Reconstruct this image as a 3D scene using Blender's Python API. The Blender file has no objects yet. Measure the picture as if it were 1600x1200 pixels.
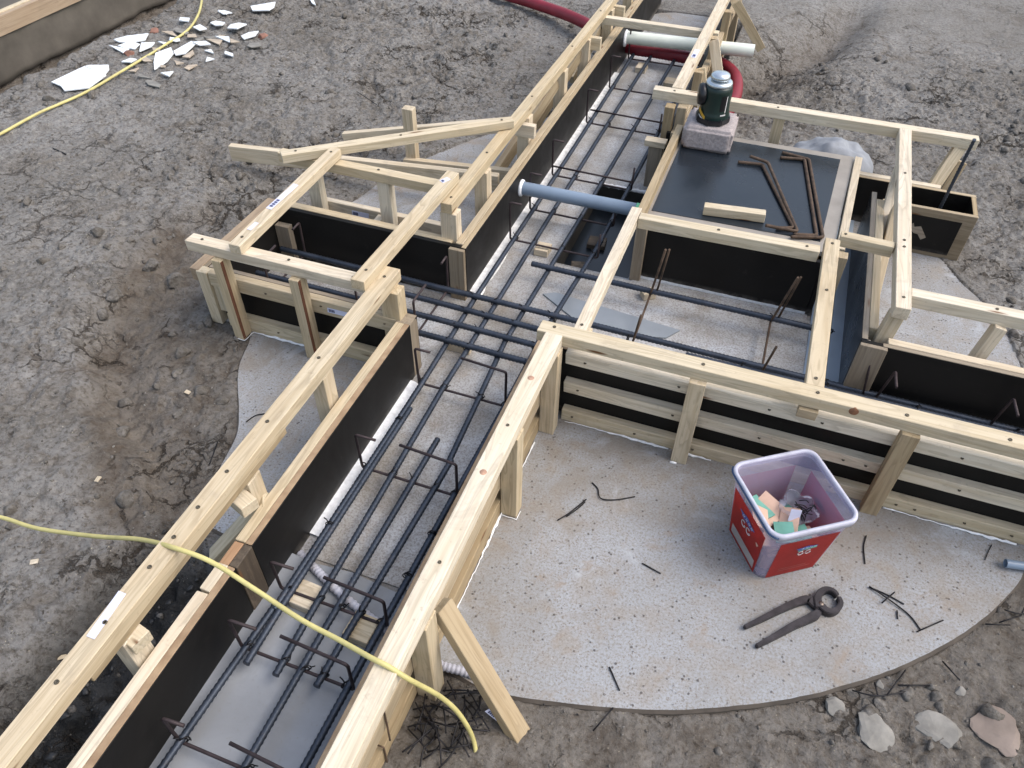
import bpy, bmesh, math, random
import numpy as np
from mathutils import Vector, Matrix
random.seed(7)
C = bpy.context.scene.collection
SC = bpy.context.scene

# ---------------------------------------------------------------- camera
def cam_axes(p, yaw, roll):
    f = Vector((-math.sin(yaw)*math.cos(p), math.cos(yaw)*math.cos(p), -math.sin(p)))
    r = Vector((math.cos(yaw), math.sin(yaw), 0)); u = r.cross(f)
    r2 = math.cos(roll)*r+math.sin(roll)*u
    return r2, r2.cross(f), f
cd = bpy.data.cameras.new('camera'); cam = bpy.data.objects.new('camera', cd); C.objects.link(cam)
cr, cu, cf = cam_axes(.77927, .3441, .012538)
M = Matrix((( cr.x, cu.x, -cf.x, 0), (cr.y, cu.y, -cf.y, 0), (cr.z, cu.z, -cf.z, 1.8), (0, 0, 0, 1)))
cam.matrix_world = M
cd.sensor_width = 36; cd.lens = 36*1209.3/1600; cd.clip_start = .05; cd.clip_end = 300
SC.camera = cam
# ---------------------------------------------------------------- world, sun, exposure
SUN_EL, SUN_AZ = math.radians(54), math.radians(78)      # azimuth measured from +Y clockwise
w = bpy.data.worlds.new('World'); SC.world = w; w.use_nodes = True
nt = w.node_tree; bg = nt.nodes['Background']
sky = nt.nodes.new('ShaderNodeTexSky'); sky.sky_type = 'NISHITA'; sky.sun_disc = False
sky.sun_elevation = SUN_EL; sky.sun_rotation = SUN_AZ; sky.dust_density = 4; sky.air_density = 1.3; sky.ozone_density = 1.0
hs = nt.nodes.new('ShaderNodeHueSaturation'); hs.inputs['Saturation'].default_value = .80
nt.links.new(sky.outputs[0], hs.inputs['Color']); nt.links.new(hs.outputs[0], bg.inputs[0]); bg.inputs[1].default_value = .15
sl = bpy.data.lights.new('sun', 'SUN'); sl.energy = .62; sl.angle = math.radians(38); sl.color = (1, .98, .95)
so = bpy.data.objects.new('sun', sl); C.objects.link(so)
sd = Vector((math.sin(SUN_AZ)*math.cos(SUN_EL), math.cos(SUN_AZ)*math.cos(SUN_EL), math.sin(SUN_EL)))
so.rotation_euler = sd.to_track_quat('Z', 'Y').to_euler(); so.location = (0, 0, 8)
SC.view_settings.view_transform = 'Standard'; SC.view_settings.look = 'None'
SC.view_settings.gamma = 1; SC.view_settings.exposure = .86

# ---------------------------------------------------------------- material helpers
class NT:
    def __init__(s, name, rough=.7, metallic=0, spec=.5):
        s.m = bpy.data.materials.new(name); s.m.use_nodes = True; s.t = s.m.node_tree
        s.b = s.t.nodes['Principled BSDF']; s.b.inputs['Roughness'].default_value = rough
        s.b.inputs['Metallic'].default_value = metallic; s.b.inputs['Specular IOR Level'].default_value = spec
    def n(s, typ, **kw):
        nd = s.t.nodes.new(typ)
        for k, v in kw.items(): setattr(nd, k, v)
        return nd
    def l(s, a, b): s.t.links.new(a, b)
    def coords(s, kind='Object', scale=(1, 1, 1), rnd=0.0):
        tc = s.n('ShaderNodeTexCoord'); mp = s.n('ShaderNodeMapping'); mp.inputs['Scale'].default_value = scale
        out = tc.outputs[kind]
        if rnd:
            oi = s.n('ShaderNodeObjectInfo'); mu = s.n('ShaderNodeMath', operation='MULTIPLY'); mu.inputs[1].default_value = rnd
            s.l(oi.outputs['Random'], mu.inputs[0])
            ad = s.n('ShaderNodeVectorMath', operation='ADD'); s.l(out, ad.inputs[0]); s.l(mu.outputs[0], ad.inputs[1]); out = ad.outputs[0]
        s.l(out, mp.inputs[0]); return mp.outputs[0]
    def world(s, scale=(1, 1, 1)):
        g = s.n('ShaderNodeNewGeometry'); mp = s.n('ShaderNodeMapping'); mp.inputs['Scale'].default_value = scale
        s.l(g.outputs['Position'], mp.inputs[0]); return mp.outputs[0]
    def noise(s, co, scale, detail=4, rough=.55, dist=0):
        nd = s.n('ShaderNodeTexNoise'); nd.inputs['Scale'].default_value = scale; nd.inputs['Detail'].default_value = detail
        nd.inputs['Roughness'].default_value = rough; nd.inputs['Distortion'].default_value = dist; s.l(co, nd.inputs['Vector']); return nd.outputs['Fac']
    def vor(s, co, scale, feature='F1', out='Distance', rnd=1):
        nd = s.n('ShaderNodeTexVoronoi', feature=feature); nd.inputs['Scale'].default_value = scale
        nd.inputs['Randomness'].default_value = rnd; s.l(co, nd.inputs['Vector']); return nd.outputs[out]
    def ramp(s, fac, stops, interp='LINEAR'):
        r = s.n('ShaderNodeValToRGB'); r.color_ramp.interpolation = interp
        e = r.color_ramp.elements
        while len(e) < len(stops): e.new(.5)
        for i, (p, c) in enumerate(stops):
            e[i].position = p
            e[i].color = (c, c, c, 1) if isinstance(c, (int, float)) else (*c, 1)
        s.l(fac, r.inputs[0]); return r.outputs[0]
    def mix(s, fac, a, b, mode='MIX'):
        m = s.n('ShaderNodeMix', data_type='RGBA', blend_type=mode)
        for v, i in ((fac, 0), (a, 6), (b, 7)):
            if isinstance(v, (int, float)): m.inputs[i].default_value = v if i == 0 else (v, v, v, 1)
            elif isinstance(v, tuple): m.inputs[i].default_value = (*v, 1)
            else: s.l(v, m.inputs[i])
        return m.outputs[2]
    def math(s, op, a, b=0.0):
        m = s.n('ShaderNodeMath', operation=op)
        for v, i in ((a, 0), (b, 1)):
            if isinstance(v, (int, float)): m.inputs[i].default_value = v
            else: s.l(v, m.inputs[i])
        return m.outputs[0]
    def color(s, v):
        if isinstance(v, tuple): s.b.inputs['Base Color'].default_value = (*v, 1)
        else: s.l(v, s.b.inputs['Base Color'])
    def bump(s, h, strength=.5, dist=.01, prev=None):
        b = s.n('ShaderNodeBump'); b.inputs['Strength'].default_value = strength; b.inputs['Distance'].default_value = dist
        s.l(h, b.inputs['Height'])
        if prev is not None: s.l(prev, b.inputs['Normal'])
        s.l(b.outputs[0], s.b.inputs['Normal']); return b.outputs[0]

def wood(name, light, dark, knot=(.16, .075, .03), grain=.55, tint=.22):
    k = NT(name, .62, 0, .35)
    co = k.coords('Object', (1, 1, 1), 37.0)
    def mapped(sc):
        mp = k.n('ShaderNodeMapping'); mp.inputs['Scale'].default_value = sc; k.l(co, mp.inputs[0]); return mp.outputs[0]
    a = k.noise(mapped((1.6, 42, 42)), 1.6, 5, .6, .6)
    c1 = k.ramp(a, [(.36, dark), (.56, light)])
    rings = k.noise(mapped((.9, 11, 11)), 2.0, 2, .5, 1.6)
    saw = k.math('FRACT', k.math('MULTIPLY', rings, 5.0))
    band = k.ramp(saw, [(.0, 0), (.55, .15), (.9, 1), (1.0, 0)])
    c2 = k.mix(k.math('MULTIPLY', band, grain), c1, tuple(x*.62 for x in dark))
    big = k.noise(mapped((1.2, 3, 3)), 2.2, 3)
    c3 = k.mix(k.math('MULTIPLY', k.ramp(big, [(.4, 0), (.7, 1)]), .35), c2, tuple(x*y for x, y in zip(dark, (1.0, .9, .75))))
    kn = k.vor(mapped((2.6, 16, 16)), 1.0)
    c4 = k.mix(k.ramp(kn, [(.045, 1), (.10, .0)]), c3, knot)
    oi = k.n('ShaderNodeObjectInfo')
    v = k.ramp(oi.outputs['Random'], [(0, (1.0-tint, 1.0-tint*1.25, 1.0-tint*1.8)), (1, (1, 1, 1))])
    c5 = k.mix(1.0, c4, v, 'MULTIPLY')
    spk = k.noise(k.world(), 60, 5, .7)
    c6 = k.mix(k.ramp(spk, [(.60, 0), (.75, .45)]), c5, (.25, .19, .13)); sm = k.noise(k.world(), 7, 5, .7, .8); c6 = k.mix(k.ramp(sm, [(.56, 0), (.74, .42)]), c6, (.33, .27, .20))
    k.color(c6); k.bump(a, .25, .002); return k.m
PINE = wood('pine_timber', (.68, .605, .485), (.57, .485, .365), grain=.55)
PINE2 = wood('ochre_timber', (.47, .39, .275), (.37, .295, .195), grain=.5)
PINEW = wood('pale_timber', (.71, .645, .53), (.60, .525, .40), grain=.5)
def simple(name, col, rough=.6, metallic=0, var=.25, sc=20, bump=.0, spec=.5):
    k = NT(name, rough, metallic, spec)
    f = k.noise(k.coords('Object'), sc, 5, .6)
    k.color(k.ramp(f, [(.3, tuple(c*(1-var) for c in col)), (.7, tuple(min(1, c*(1+var)) for c in col))]))
    if bump: k.bump(f, bump, .004)
    return k.m
# film faced plywood: near black resin face with dusty scuffs
k = NT('plywood_film', .38, 0, .22)
co = k.world()
d = k.noise(co, 3.5, 6, .65, .8); s2 = k.noise(co, 26, 4, .7)
c = k.ramp(d, [(.35, (.005, .0045, .0042)), (.72, (.012, .011, .010))])
c = k.mix(k.ramp(s2, [(.62, 0), (.82, .4)]), c, (.05, .045, .04))
scn = k.noise(k.world((1.5, 1.5, 45)), 4, 4, .7, 1.5); c = k.mix(k.ramp(scn, [(.66, 0), (.72, .22)]), c, (.07, .065, .06))
zz = k.n('ShaderNodeSeparateXYZ'); k.l(co, zz.inputs[0]); foot = k.math('MULTIPLY', k.ramp(zz.outputs[2], [(.0, 1), (.035, 0)]), k.ramp(s2, [(.35, 0), (.6, .8)])); c = k.mix(foot, c, (.20, .185, .165))
k.color(c); k.l(k.ramp(d, [(.3, .38), (.7, .65)]), k.b.inputs['Roughness']); FILM = k.m
k = NT('platform_film', .2, 0, .5)
co = k.world(); d = k.noise(co, 2.6, 4, .6, .5); s2 = k.noise(co, 40, 5, .75)
c = k.mix(k.ramp(s2, [(.62, 0), (.85, .22)]), k.ramp(d, [(.3, (.009, .013, .018)), (.75, (.018, .024, .032))]), (.12, .12, .12))
k.color(c); k.l(k.ramp(d, [(.35, .20), (.7, .42)]), k.b.inputs['Roughness']); FILMP = k.m
# raw plywood edge, layered
k = NT('plywood_edge', .75, 0, .3)
co = k.coords('Object', (3, 3, 3), 11.)
tc = k.coords('Object', (0, 0, 520.0)); wv = k.n('ShaderNodeTexWave', wave_type='BANDS', bands_direction='Z'); wv.inputs['Scale'].default_value = .3
k.l(tc, wv.inputs['Vector'])
n1 = k.noise(co, 9, 4)
c = k.ramp(n1, [(.35, (.30, .205, .125)), (.65, (.45, .33, .21))])
k.color(k.mix(k.math('MULTIPLY', wv.outputs[0], .3), c, (.17, .11, .07))); PLYE = k.m
TANB = wood('tan_board', (.40, .31, .22), (.30, .225, .155), grain=.3)
PLYG = wood('weathered_plywood_edge', (.33, .285, .23), (.24, .20, .155), grain=.3)
PLYD = wood('shaded_board', (.115, .092, .072), (.075, .06, .048), grain=.3)  # inner-face shade of the splice put into the wood colour; pit blocks share it
PLYR = wood('russet_board', (.40, .25, .15), (.30, .18, .10), grain=.3)
# steel
k = NT('rebar_steel', .5, .55, .5)
co = k.coords('Object', (1, 1, 1), 5.)
n1 = k.noise(co, 12, 5, .65, .4); n2 = k.noise(co, 60, 4, .7)
c = k.ramp(n1, [(.35, (.032, .042, .060)), (.62, (.060, .073, .098)), (.8, (.080, .062, .058))])
k.color(k.mix(k.ramp(n2, [(.55, 0), (.75, .35)]), c, (.11, .08, .06))); REBAR = k.m
RUST = simple('rusty_bar', (.085, .055, .036), .75, .25, .5, 40)
STIR = simple('stirrup_steel', (.055, .04, .042), .6, .45, .4, 25)
WIRE = simple('black_tie_wire', (.014, .013, .015), .5, .5, .3, 30)
TOOL = simple('tool_steel', (.040, .036, .040), .45, .6, .35, 40, .2)
# concrete slab
k = NT('concrete', .82, 0, .3)
co = k.world()
big = k.noise(co, 1.7, 5, .6, .5); mid = k.noise(co, 9, 5, .6, .3); fine = k.noise(co, 150, 4, .75)
c = k.ramp(big, [(.30, (.215, .205, .192)), (.5, (.295, .305, .318)), (.70, (.36, .38, .41))])
c = k.mix(k.ramp(mid, [(.48, 0), (.68, .65)]), c, (.27, .235, .195))
c = k.mix(k.ramp(fine, [(.38, .75), (.52, 0)]), c, (.20, .175, .145))
c = k.mix(k.ramp(fine, [(.60, 0), (.72, .5)]), c, (.55, .55, .55))
pt = k.vor(co, 62); pn = k.noise(co, 30, 2)
pt2 = k.vor(co, 128); pn2 = k.noise(co, 45, 3)
c = k.mix(k.math('MULTIPLY', k.ramp(pt2, [(.16, .9), (.30, 0)]), k.ramp(pn2, [(.42, 0), (.50, 1)])), c, (.19, .165, .145))
hole = k.math('MULTIPLY', k.ramp(pt, [(.14, 1), (.24, 0)]), k.ramp(pn, [(.50, 0), (.56, 1)]))
c = k.mix(k.math('MULTIPLY', hole, .85), c, (.07, .062, .058))
st2 = k.noise(co, 5.5, 6, .7, 1.2)
c = k.mix(k.ramp(st2, [(.56, 0), (.68, .6)]), c, (.26, .20, .145))
pos = k.n('ShaderNodeSeparateXYZ'); k.l(co, pos.inputs[0])
dirt = k.math('MULTIPLY', k.ramp(k.math('MULTIPLY', pos.outputs[1], .5), [(.66, 0), (.805, 1), (.83, 0)]), k.ramp(k.noise(co, 6, 6, .7, .8), [(.40, 0), (.60, .75)]))
c = k.mix(dirt, c, (.205, .175, .140))
sw = k.noise(co, 2.3, 7, .68, 1.5); c = k.mix(k.ramp(sw, [(.56, 0), (.64, .38)]), c, (.225, .195, .16)); c = k.mix(k.ramp(sw, [(.34, .45), (.42, 0)]), c, (.42, .445, .48))
k.color(c); nb = k.bump(fine, .35, .003); k.bump(hole, -.5 if False else .5, .004, nb); CONC = k.m
# trench floor: stained, partly wet
k = NT('stained_concrete', .7, 0, .4)
co = k.world()
a = k.noise(co, 4.5, 6, .62, .7); b2 = k.noise(co, 16, 5, .65, .4); fine = k.noise(co, 170, 4, .75)
c = k.ramp(a, [(.32, (.29, .27, .245)), (.45, (.385, .375, .36)), (.57, (.455, .46, .47)), (.72, (.54, .565, .60))])
c = k.mix(k.ramp(b2, [(.54, 0), (.74, .55)]), c, (.31, .25, .195))
c = k.mix(k.ramp(b2, [(.28, .6), (.4, 0)]), c, (.60, .62, .65))
c = k.mix(k.ramp(fine, [(.4, .6), (.55, 0)]), c, (.15, .125, .10))
k.color(c); k.l(k.ramp(a, [(.4, .35), (.62, .8)]), k.b.inputs['Roughness']); k.bump(fine, .3, .0025); TRF = k.m
k = NT('wet_screed', .3, 0, .5)
co = k.world(); a = k.noise(co, 3.0, 5, .6, .8); fine = k.noise(co, 90, 4, .7)
c = k.ramp(a, [(.35, (.225, .235, .25)), (.6, (.28, .295, .32)), (.75, (.345, .365, .40))])
c = k.mix(k.ramp(fine, [(.58, 0), (.75, .4)]), c, (.20, .185, .165))
k.color(c); k.l(k.ramp(a, [(.35, .30), (.65, .58)]), k.b.inputs['Roughness']); k.bump(fine, .08, .002); SCREED = k.m
# soil
k = NT('soil', .95, 0, .15)
co = k.world()
at = k.n('ShaderNodeAttribute'); at.attribute_name = 'soilmask'; sp = k.n('ShaderNodeSeparateColor'); k.l(at.outputs['Color'], sp.inputs[0])
big = k.noise(co, 1.3, 5, .6, .6); mid = k.noise(co, 8, 6, .65, .4); fine = k.noise(co, 70, 6, .72)
c = k.ramp(big, [(.30, (.158, .149, .136)), (.52, (.222, .214, .202)), (.72, (.282, .277, .268))])
c = k.mix(k.ramp(mid, [(.36, .5), (.52, 0)]), c, (.115, .095, .075))
c = k.mix(k.ramp(fine, [(.36, .85), (.50, 0)]), c, (.070, .058, .046))
c = k.mix(k.ramp(fine, [(.56, 0), (.70, .65)]), c, (.34, .325, .30))
mf = k.noise(co, 24, 6, .7, .6); c = k.mix(k.ramp(mf, [(.36, .55), (.48, 0)]), c, (.085, .072, .058))
gr = k.vor(co, 110, out='Distance'); gc = k.noise(co, 22, 3, .6)
c = k.mix(k.math('MULTIPLY', k.ramp(gr, [(.16, 1), (.24, 0)]), k.ramp(gc, [(.56, 0), (.66, .8)])), c, (.52, .47, .36))
nz = k.n('ShaderNodeTexNoise'); nz.inputs['Scale'].default_value = 7; nz.inputs['Detail'].default_value = 5; nz.inputs['Roughness'].default_value = .65; k.l(co, nz.inputs['Vector'])
vs_ = k.n('ShaderNodeVectorMath', operation='SCALE'); vs_.inputs['Scale'].default_value = .16; k.l(nz.outputs['Color'], vs_.inputs[0])
va_ = k.n('ShaderNodeVectorMath', operation='ADD'); k.l(co, va_.inputs[0]); k.l(vs_.outputs[0], va_.inputs[1])
ck1 = k.vor(va_.outputs[0], 5.5, 'DISTANCE_TO_EDGE'); ck2 = k.vor(va_.outputs[0], 17, 'DISTANCE_TO_EDGE'); mk = k.noise(co, 3.1, 4, .6)
crk = k.math('MULTIPLY', k.ramp(ck1, [(.010, 1), (.032, 0)]), k.ramp(mk, [(.50, 0), (.56, .9)]))
crk2 = k.math('MULTIPLY', k.ramp(ck2, [(.02, 1), (.07, 0)]), k.ramp(mk, [(.55, 0), (.63, .6)]))
crk = k.math('MAXIMUM', crk, crk2); crk = k.math('MULTIPLY', crk, k.math('SUBTRACT', 1.0, sp.outputs[2]))
pore = k.noise(co, 34, 3, .6, .5); pore = k.ramp(pore, [(.27, .85), (.34, 0)])
c = k.mix(k.math('MULTIPLY', sp.outputs[2], .40), c, (.255, .246, .232))
c = k.mix(k.math('MULTIPLY', sp.outputs[1], .72), c, k.ramp(mid, [(.35, (.075, .056, .040)), (.65, (.15, .125, .098))]))
c = k.mix(k.math('MULTIPLY', sp.outputs[0], .92), c, k.ramp(mid, [(.4, (.012, .013, .014)), (.7, (.045, .043, .04))]))
c = k.mix(crk, c, (.040, .032, .025)); c = k.mix(pore, c, (.055, .045, .036))
k.color(c)
k.l(k.math('SUBTRACT', .95, k.math('MULTIPLY', sp.outputs[0], .55)), k.b.inputs['Roughness'])
nb = k.bump(mid, .6, .02); nb = k.bump(mf, .8, .014, nb); nb = k.bump(k.math('SUBTRACT', 1.0, crk), .9, .012, nb)
nb = k.bump(fine, .85, .008, nb); ck = k.vor(co, 7.5, 'DISTANCE_TO_EDGE'); SOIL = k.m
k = NT('clod_earth', .95, 0, .15)
co = k.world(); f1 = k.noise(co, 30, 6, .7); f2 = k.noise(co, 95, 4, .7)
c = k.ramp(f1, [(.3, (.085, .075, .062)), (.55, (.165, .153, .138)), (.75, (.235, .225, .21))]); c = k.mix(k.ramp(f2, [(.35, .7), (.5, 0)]), c, (.07, .058, .046))
k.color(c); k.bump(f1, .9, .012); CLOD = k.m
STONE = simple('pale_rubble', (.215, .205, .185), .9, 0, .3, 18, .8)
BRICK = simple('broken_brick', (.22, .11, .08), .85, 0, .3, 22, .4)
SEAL = simple('white_sealant', (.84, .85, .86), .7, 0, .15, 60, .6)
PVC = simple('grey_plastic_pipe', (.20, .26, .34), .32, 0, .08, 6)
PVCW = simple('cream_plastic_pipe', (.70, .74, .66), .38, 0, .06, 6)
HOSE = simple('red_hose_plastic', (.20, .012, .024), .5, 0, .2, 10)
COND = simple('grey_conduit_plastic', (.42, .42, .47), .6, 0, .1, 10)
CABLE = simple('yellow_cable_rubber', (.52, .46, .185), .5, 0, .18, 14)
TILE = simple('white_tile_glaze', (.80, .83, .85), .25, 0, .06, 8)
TILEB = simple('tile_clay_back', (.42, .35, .27), .8, 0, .25, 20)
PAVER = simple('grey_paver', (.33, .29, .285), .9, 0, .28, 90, .7)
LGREEN = simple('dark_green_plastic', (.003, .017, .015), .32, 0, .2, 8)
LBLACK = simple('black_plastic', (.008, .008, .010), .35, 0, .2, 8)
SILVER = simple('silver_cap', (.55, .60, .64), .25, .75, .08, 8)
LYEL = simple('ochre_sticker', (.52, .30, .03), .5, 0, .1, 8)
LABEL = simple('paper_label', (.62, .64, .80), .55, 0, .06, 30)
INK = simple('dark_ink', (.04, .045, .12), .6)
SCREW = simple('screw_head', (.10, .085, .06), .5, .5, .3, 40)
RED = simple('red_card', (.50, .045, .038), .55, 0, .15, 9)
BLUE = simple('blue_print', (.085, .12, .36), .55, 0, .2, 9)
NAVY = simple('navy_seal', (.015, .045, .12), .5, 0, .1, 9)
WHITE = simple('white_print', (.62, .60, .60), .55, 0, .08, 9)
TEAL = simple('teal_chip', (.13, .33, .27), .65, 0, .2, 14)
PEACH = simple('peach_chip', (.55, .37, .28), .65, 0, .15, 14)
GREYSH = simple('grey_sheet', (.25, .275, .30), .4, 0, .1, 6)
BLUSH = simple('blue_grey_sheet', (.27, .33, .40), .3, 0, .12, 4)
DOMEC = simple('pale_slurry', (.235, .25, .275), .8, 0, .2, 16, .5)
BLUEPL = simple('blue_plastic', (.03, .16, .5), .4)
SOFFIT = simple('old_concrete_face', (.095, .084, .069), .9, 0, .25, 6, .5)
# translucent tub
k = NT('translucent_plastic', .28, 0, .4)
k.color((.50, .46, .62)); k.b.inputs['Alpha'].default_value = .34; TUB = k.m
k = NT('clear_bag_film', .15, 0, .6); k.color((.62, .63, .74)); k.b.inputs['Alpha'].default_value = .5; BAG = k.m

# ---------------------------------------------------------------- object helpers
def obj(name, me, mat, parent=None, mw=None, smooth=False):
    if isinstance(me, bmesh.types.BMesh):
        bm = me; me = bpy.data.meshes.new(name); bm.to_mesh(me); bm.free()
    if smooth:
        me.polygons.foreach_set('use_smooth', [True]*len(me.polygons))
    o = bpy.data.objects.new(name, me); C.objects.link(o)
    if mat is not None and not me.materials: me.materials.append(mat)
    mw = mw or Matrix.Identity(4)
    if parent is not None:
        o.parent = parent
        off = parent.get('_w', None)
        base = Matrix(np.array(off).reshape(4, 4).tolist()) if off is not None else parent.matrix_basis
        o['_w'] = [x for row in mw for x in row]
        o.matrix_basis = base.inverted() @ mw
    else:
        o.matrix_basis = mw
        o['_w'] = [x for row in mw for x in row]
    return o
def tag(o, label=None, cat=None, group=None, kind=None):
    if label: o['label'] = label
    if cat: o['category'] = cat
    if group: o['group'] = group
    if kind: o['kind'] = kind
    return o
def thing(name, label, cat, loc, group=None):
    o = bpy.data.objects.new(name, None); C.objects.link(o); o.location = loc
    o.empty_display_size = .05
    o.matrix_basis = Matrix.Translation(loc)
    o['_w'] = [x for row in o.matrix_basis for x in row]
    return tag(o, label, cat, group)
def beam(name, p0, p1, w, h, mat, parent, up=(0, 0, 1), bev=.0015, top=True, warp=.0):
    """p0,p1: centre line of the TOP face (top=True) or of the bar itself."""
    p0, p1, up = Vector(p0), Vector(p1), Vector(up)
    x = (p1-p0).normalized(); y = up.cross(x).normalized(); z = x.cross(y)
    c = (p0+p1)/2
    if top: c = c-z*(h/2)
    L = (p1-p0).length
    bm = bmesh.new(); bmesh.ops.create_cube(bm, size=1)
    for v in bm.verts: v.co = Vector((v.co.x*L, v.co.y*w, v.co.z*h))
    # slightly uneven sawn ends
    for v in bm.verts: v.co += Vector((random.uniform(-1, 1)*.0012, random.uniform(-1, 1)*.0006, random.uniform(-1, 1)*.0006))
    bmesh.ops.bevel(bm, geom=bm.edges[:], offset=bev, segments=1, affect='EDGES')
    mw = Matrix(((x.x, y.x, z.x, c.x), (x.y, y.y, z.y, c.y), (x.z, y.z, z.z, c.z), (0, 0, 0, 1)))
    return obj(name, bm, mat, parent, mw)
def bx(name, x0, x1, y0, y1, z0, z1, mat, parent, bev=.0015):
    dx, dy, dz = x1-x0, y1-y0, z1-z0; cx, cy, cz = (x0+x1)/2, (y0+y1)/2, (z0+z1)/2
    if dz >= dx and dz >= dy: return beam(name, (cx, cy, z0), (cx, cy, z1), dx, dy, mat, parent, up=(0, 1, 0), bev=bev, top=False)
    if dx >= dy: return beam(name, (x0, cy, cz), (x1, cy, cz), dy, dz, mat, parent, bev=bev, top=False)
    return beam(name, (cx, y0, cz), (cx, y1, cz), dx, dz, mat, parent, bev=bev, top=False)
def crom(P, n=8):
    P = [Vector(p) for p in P]; Q = [2*P[0]-P[1]]+P+[2*P[-1]-P[-2]]; out = []
    for i in range(1, len(Q)-2):
        for j in range(n):
            t = j/n; a, b, c, d = Q[i-1:i+3]
            out.append(.5*((2*b)+(c-a)*t+(2*a-5*b+4*c-d)*t*t+(3*b-a-3*c+d)*t**3))
    out.append(P[-1]); return out
def tube_bm(path, rad, seg=8, bm=None, caps=True):
    bm = bm or bmesh.new(); path = [Vector(p) for p in path]; rings = []
    t0 = (path[1]-path[0]).normalized(); a = t0.orthogonal().normalized()
    for i, p in enumerate(path):
        t = (path[min(i+1, len(path)-1)]-path[max(i-1, 0)]).normalized()
        a = (a-t*a.dot(t)).normalized(); b = t.cross(a)
        r = rad(i) if callable(rad) else rad
        ring = []
        for k in range(seg):
            th = 2*math.pi*k/seg; rr = r(th) if callable(r) else r
            ring.append(bm.verts.new(p+a*math.cos(th)*rr+b*math.sin(th)*rr))
        rings.append(ring)
    for i in range(len(rings)-1):
        for k in range(seg):
            f = bm.faces.new((rings[i][k], rings[i][(k+1) % seg], rings[i+1][(k+1) % seg], rings[i+1][k])); f.smooth = True
    if caps: bm.faces.new(rings[0][::-1]); bm.faces.new(rings[-1])
    return bm
def tube(name, path, rad, mat, parent=None, seg=8, caps=True):
    c = Vector(path[0])
    return obj(name, tube_bm([Vector(p)-c for p in path], rad, seg, caps=caps), mat, parent, Matrix.Translation(c))
def bend(pts, r=.012, n=4):
    """polyline with rounded corners"""
    P = [Vector(p) for p in pts]; out = [P[0]]
    for i in range(1, len(P)-1):
        a = (P[i-1]-P[i]); b = (P[i+1]-P[i]); q = min(r, a.length*.4, b.length*.4)
        A = P[i]+a.normalized()*q; B = P[i]+b.normalized()*q
        for j in range(n+1):
            t = j/n; out.append((1-t)**2*A+2*t*(1-t)*P[i]+t*t*B)
    out.append(P[-1]); return out
def ribbed(name, p0, p1, r, parent, mat=None, pitch=.013, amp=.0019, wob=.002):
    p0, p1 = Vector(p0), Vector(p1); L = (p1-p0).length; n = max(4, int(L/(pitch/2)))
    side = (p1-p0).cross(Vector((0, 0, 1))).normalized(); ph = random.random()*6
    path = [p0.lerp(p1, i/n)+side*math.sin(i/n*5+ph)*wob for i in range(n+1)]
    def rad(i):
        s = 1 if i % 2 else 0
        return lambda th, s=s, i=i: r-amp*.5+amp*(s if math.sin(th) > -.2 else 1-s)+(amp*.6 if abs(math.sin(th)) < .16 else 0)
    return tube(name, path, rad, mat or REBAR, parent, 8)
def lathe(prof, seg=32, bm=None):
    bm = bm or bmesh.new(); rings = []
    for (r, z) in prof:
        rings.append([bm.verts.new((r*math.cos(2*math.pi*k/seg), r*math.sin(2*math.pi*k/seg), z)) for k in range(seg)])
    for a, b in zip(rings, rings[1:]):
        for k in range(seg):
            f = bm.faces.new((a[k], a[(k+1) % seg], b[(k+1) % seg], b[k])); f.smooth = True
    if prof[0][0] > 1e-4: bm.faces.new(rings[0][::-1])
    if prof[-1][0] > 1e-4: bm.faces.new(rings[-1])
    return bm
def prism(pts, z0, z1, bev=0):
    bm = bmesh.new(); lo = [bm.verts.new((x, y, z0)) for x, y in pts]; hi = [bm.verts.new((x, y, z1)) for x, y in pts]
    n = len(pts); bm.faces.new(lo[::-1]); bm.faces.new(hi)
    for i in range(n): bm.faces.new((lo[i], lo[(i+1) % n], hi[(i+1) % n], hi[i]))
    bmesh.ops.recalc_face_normals(bm, faces=bm.faces[:])
    if bev: bmesh.ops.bevel(bm, geom=bm.edges[:], offset=bev, segments=2, affect='EDGES')
    return bm
def screws(parent, pts, r=.0048):
    for p in pts:
        bm = lathe([(.0001, .0014), (r*.45, .0014), (r*.55, .0022), (r, .0022), (r*1.05, 0)], 10)
        obj('screw', bm, SCREW, parent, Matrix.Translation(p))
def sticker(parent, p, ang, L, Wd, mat=None, marks=True, normal=(0, 0, 1)):
    """paper label lying on a rail, with small dark print"""
    n = Vector(normal).normalized(); x = Vector((math.cos(ang), math.sin(ang), 0)); x = (x-n*x.dot(n)).normalized(); y = n.cross(x)
    mw = Matrix(((x.x, y.x, n.x, p[0]), (x.y, y.y, n.y, p[1]), (x.z, y.z, n.z, p[2]), (0, 0, 0, 1)))
    bm = prism([(-L/2, -Wd/2), (L/2*.96, -Wd/2*.9), (L/2, Wd/2), (-L/2*.97, Wd/2*.94)], .0004, .0012)
    o = obj('paper_label', bm, mat or LABEL, parent, mw)
    if marks:
        bm = bmesh.new(); x0 = -L*.42
        for i in range(4):
            wd = L*.055
            for zz in (0, 1):
                pass
            vs = [bm.verts.new((x0+i*L*.075+a*wd, b*Wd*.28, .0017)) for a, b in ((0, -1), (1, -1), (1, 1), (0, 1))]
            bm.faces.new(vs)
        obj('print', bm, INK, parent, mw)
    return o
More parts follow.
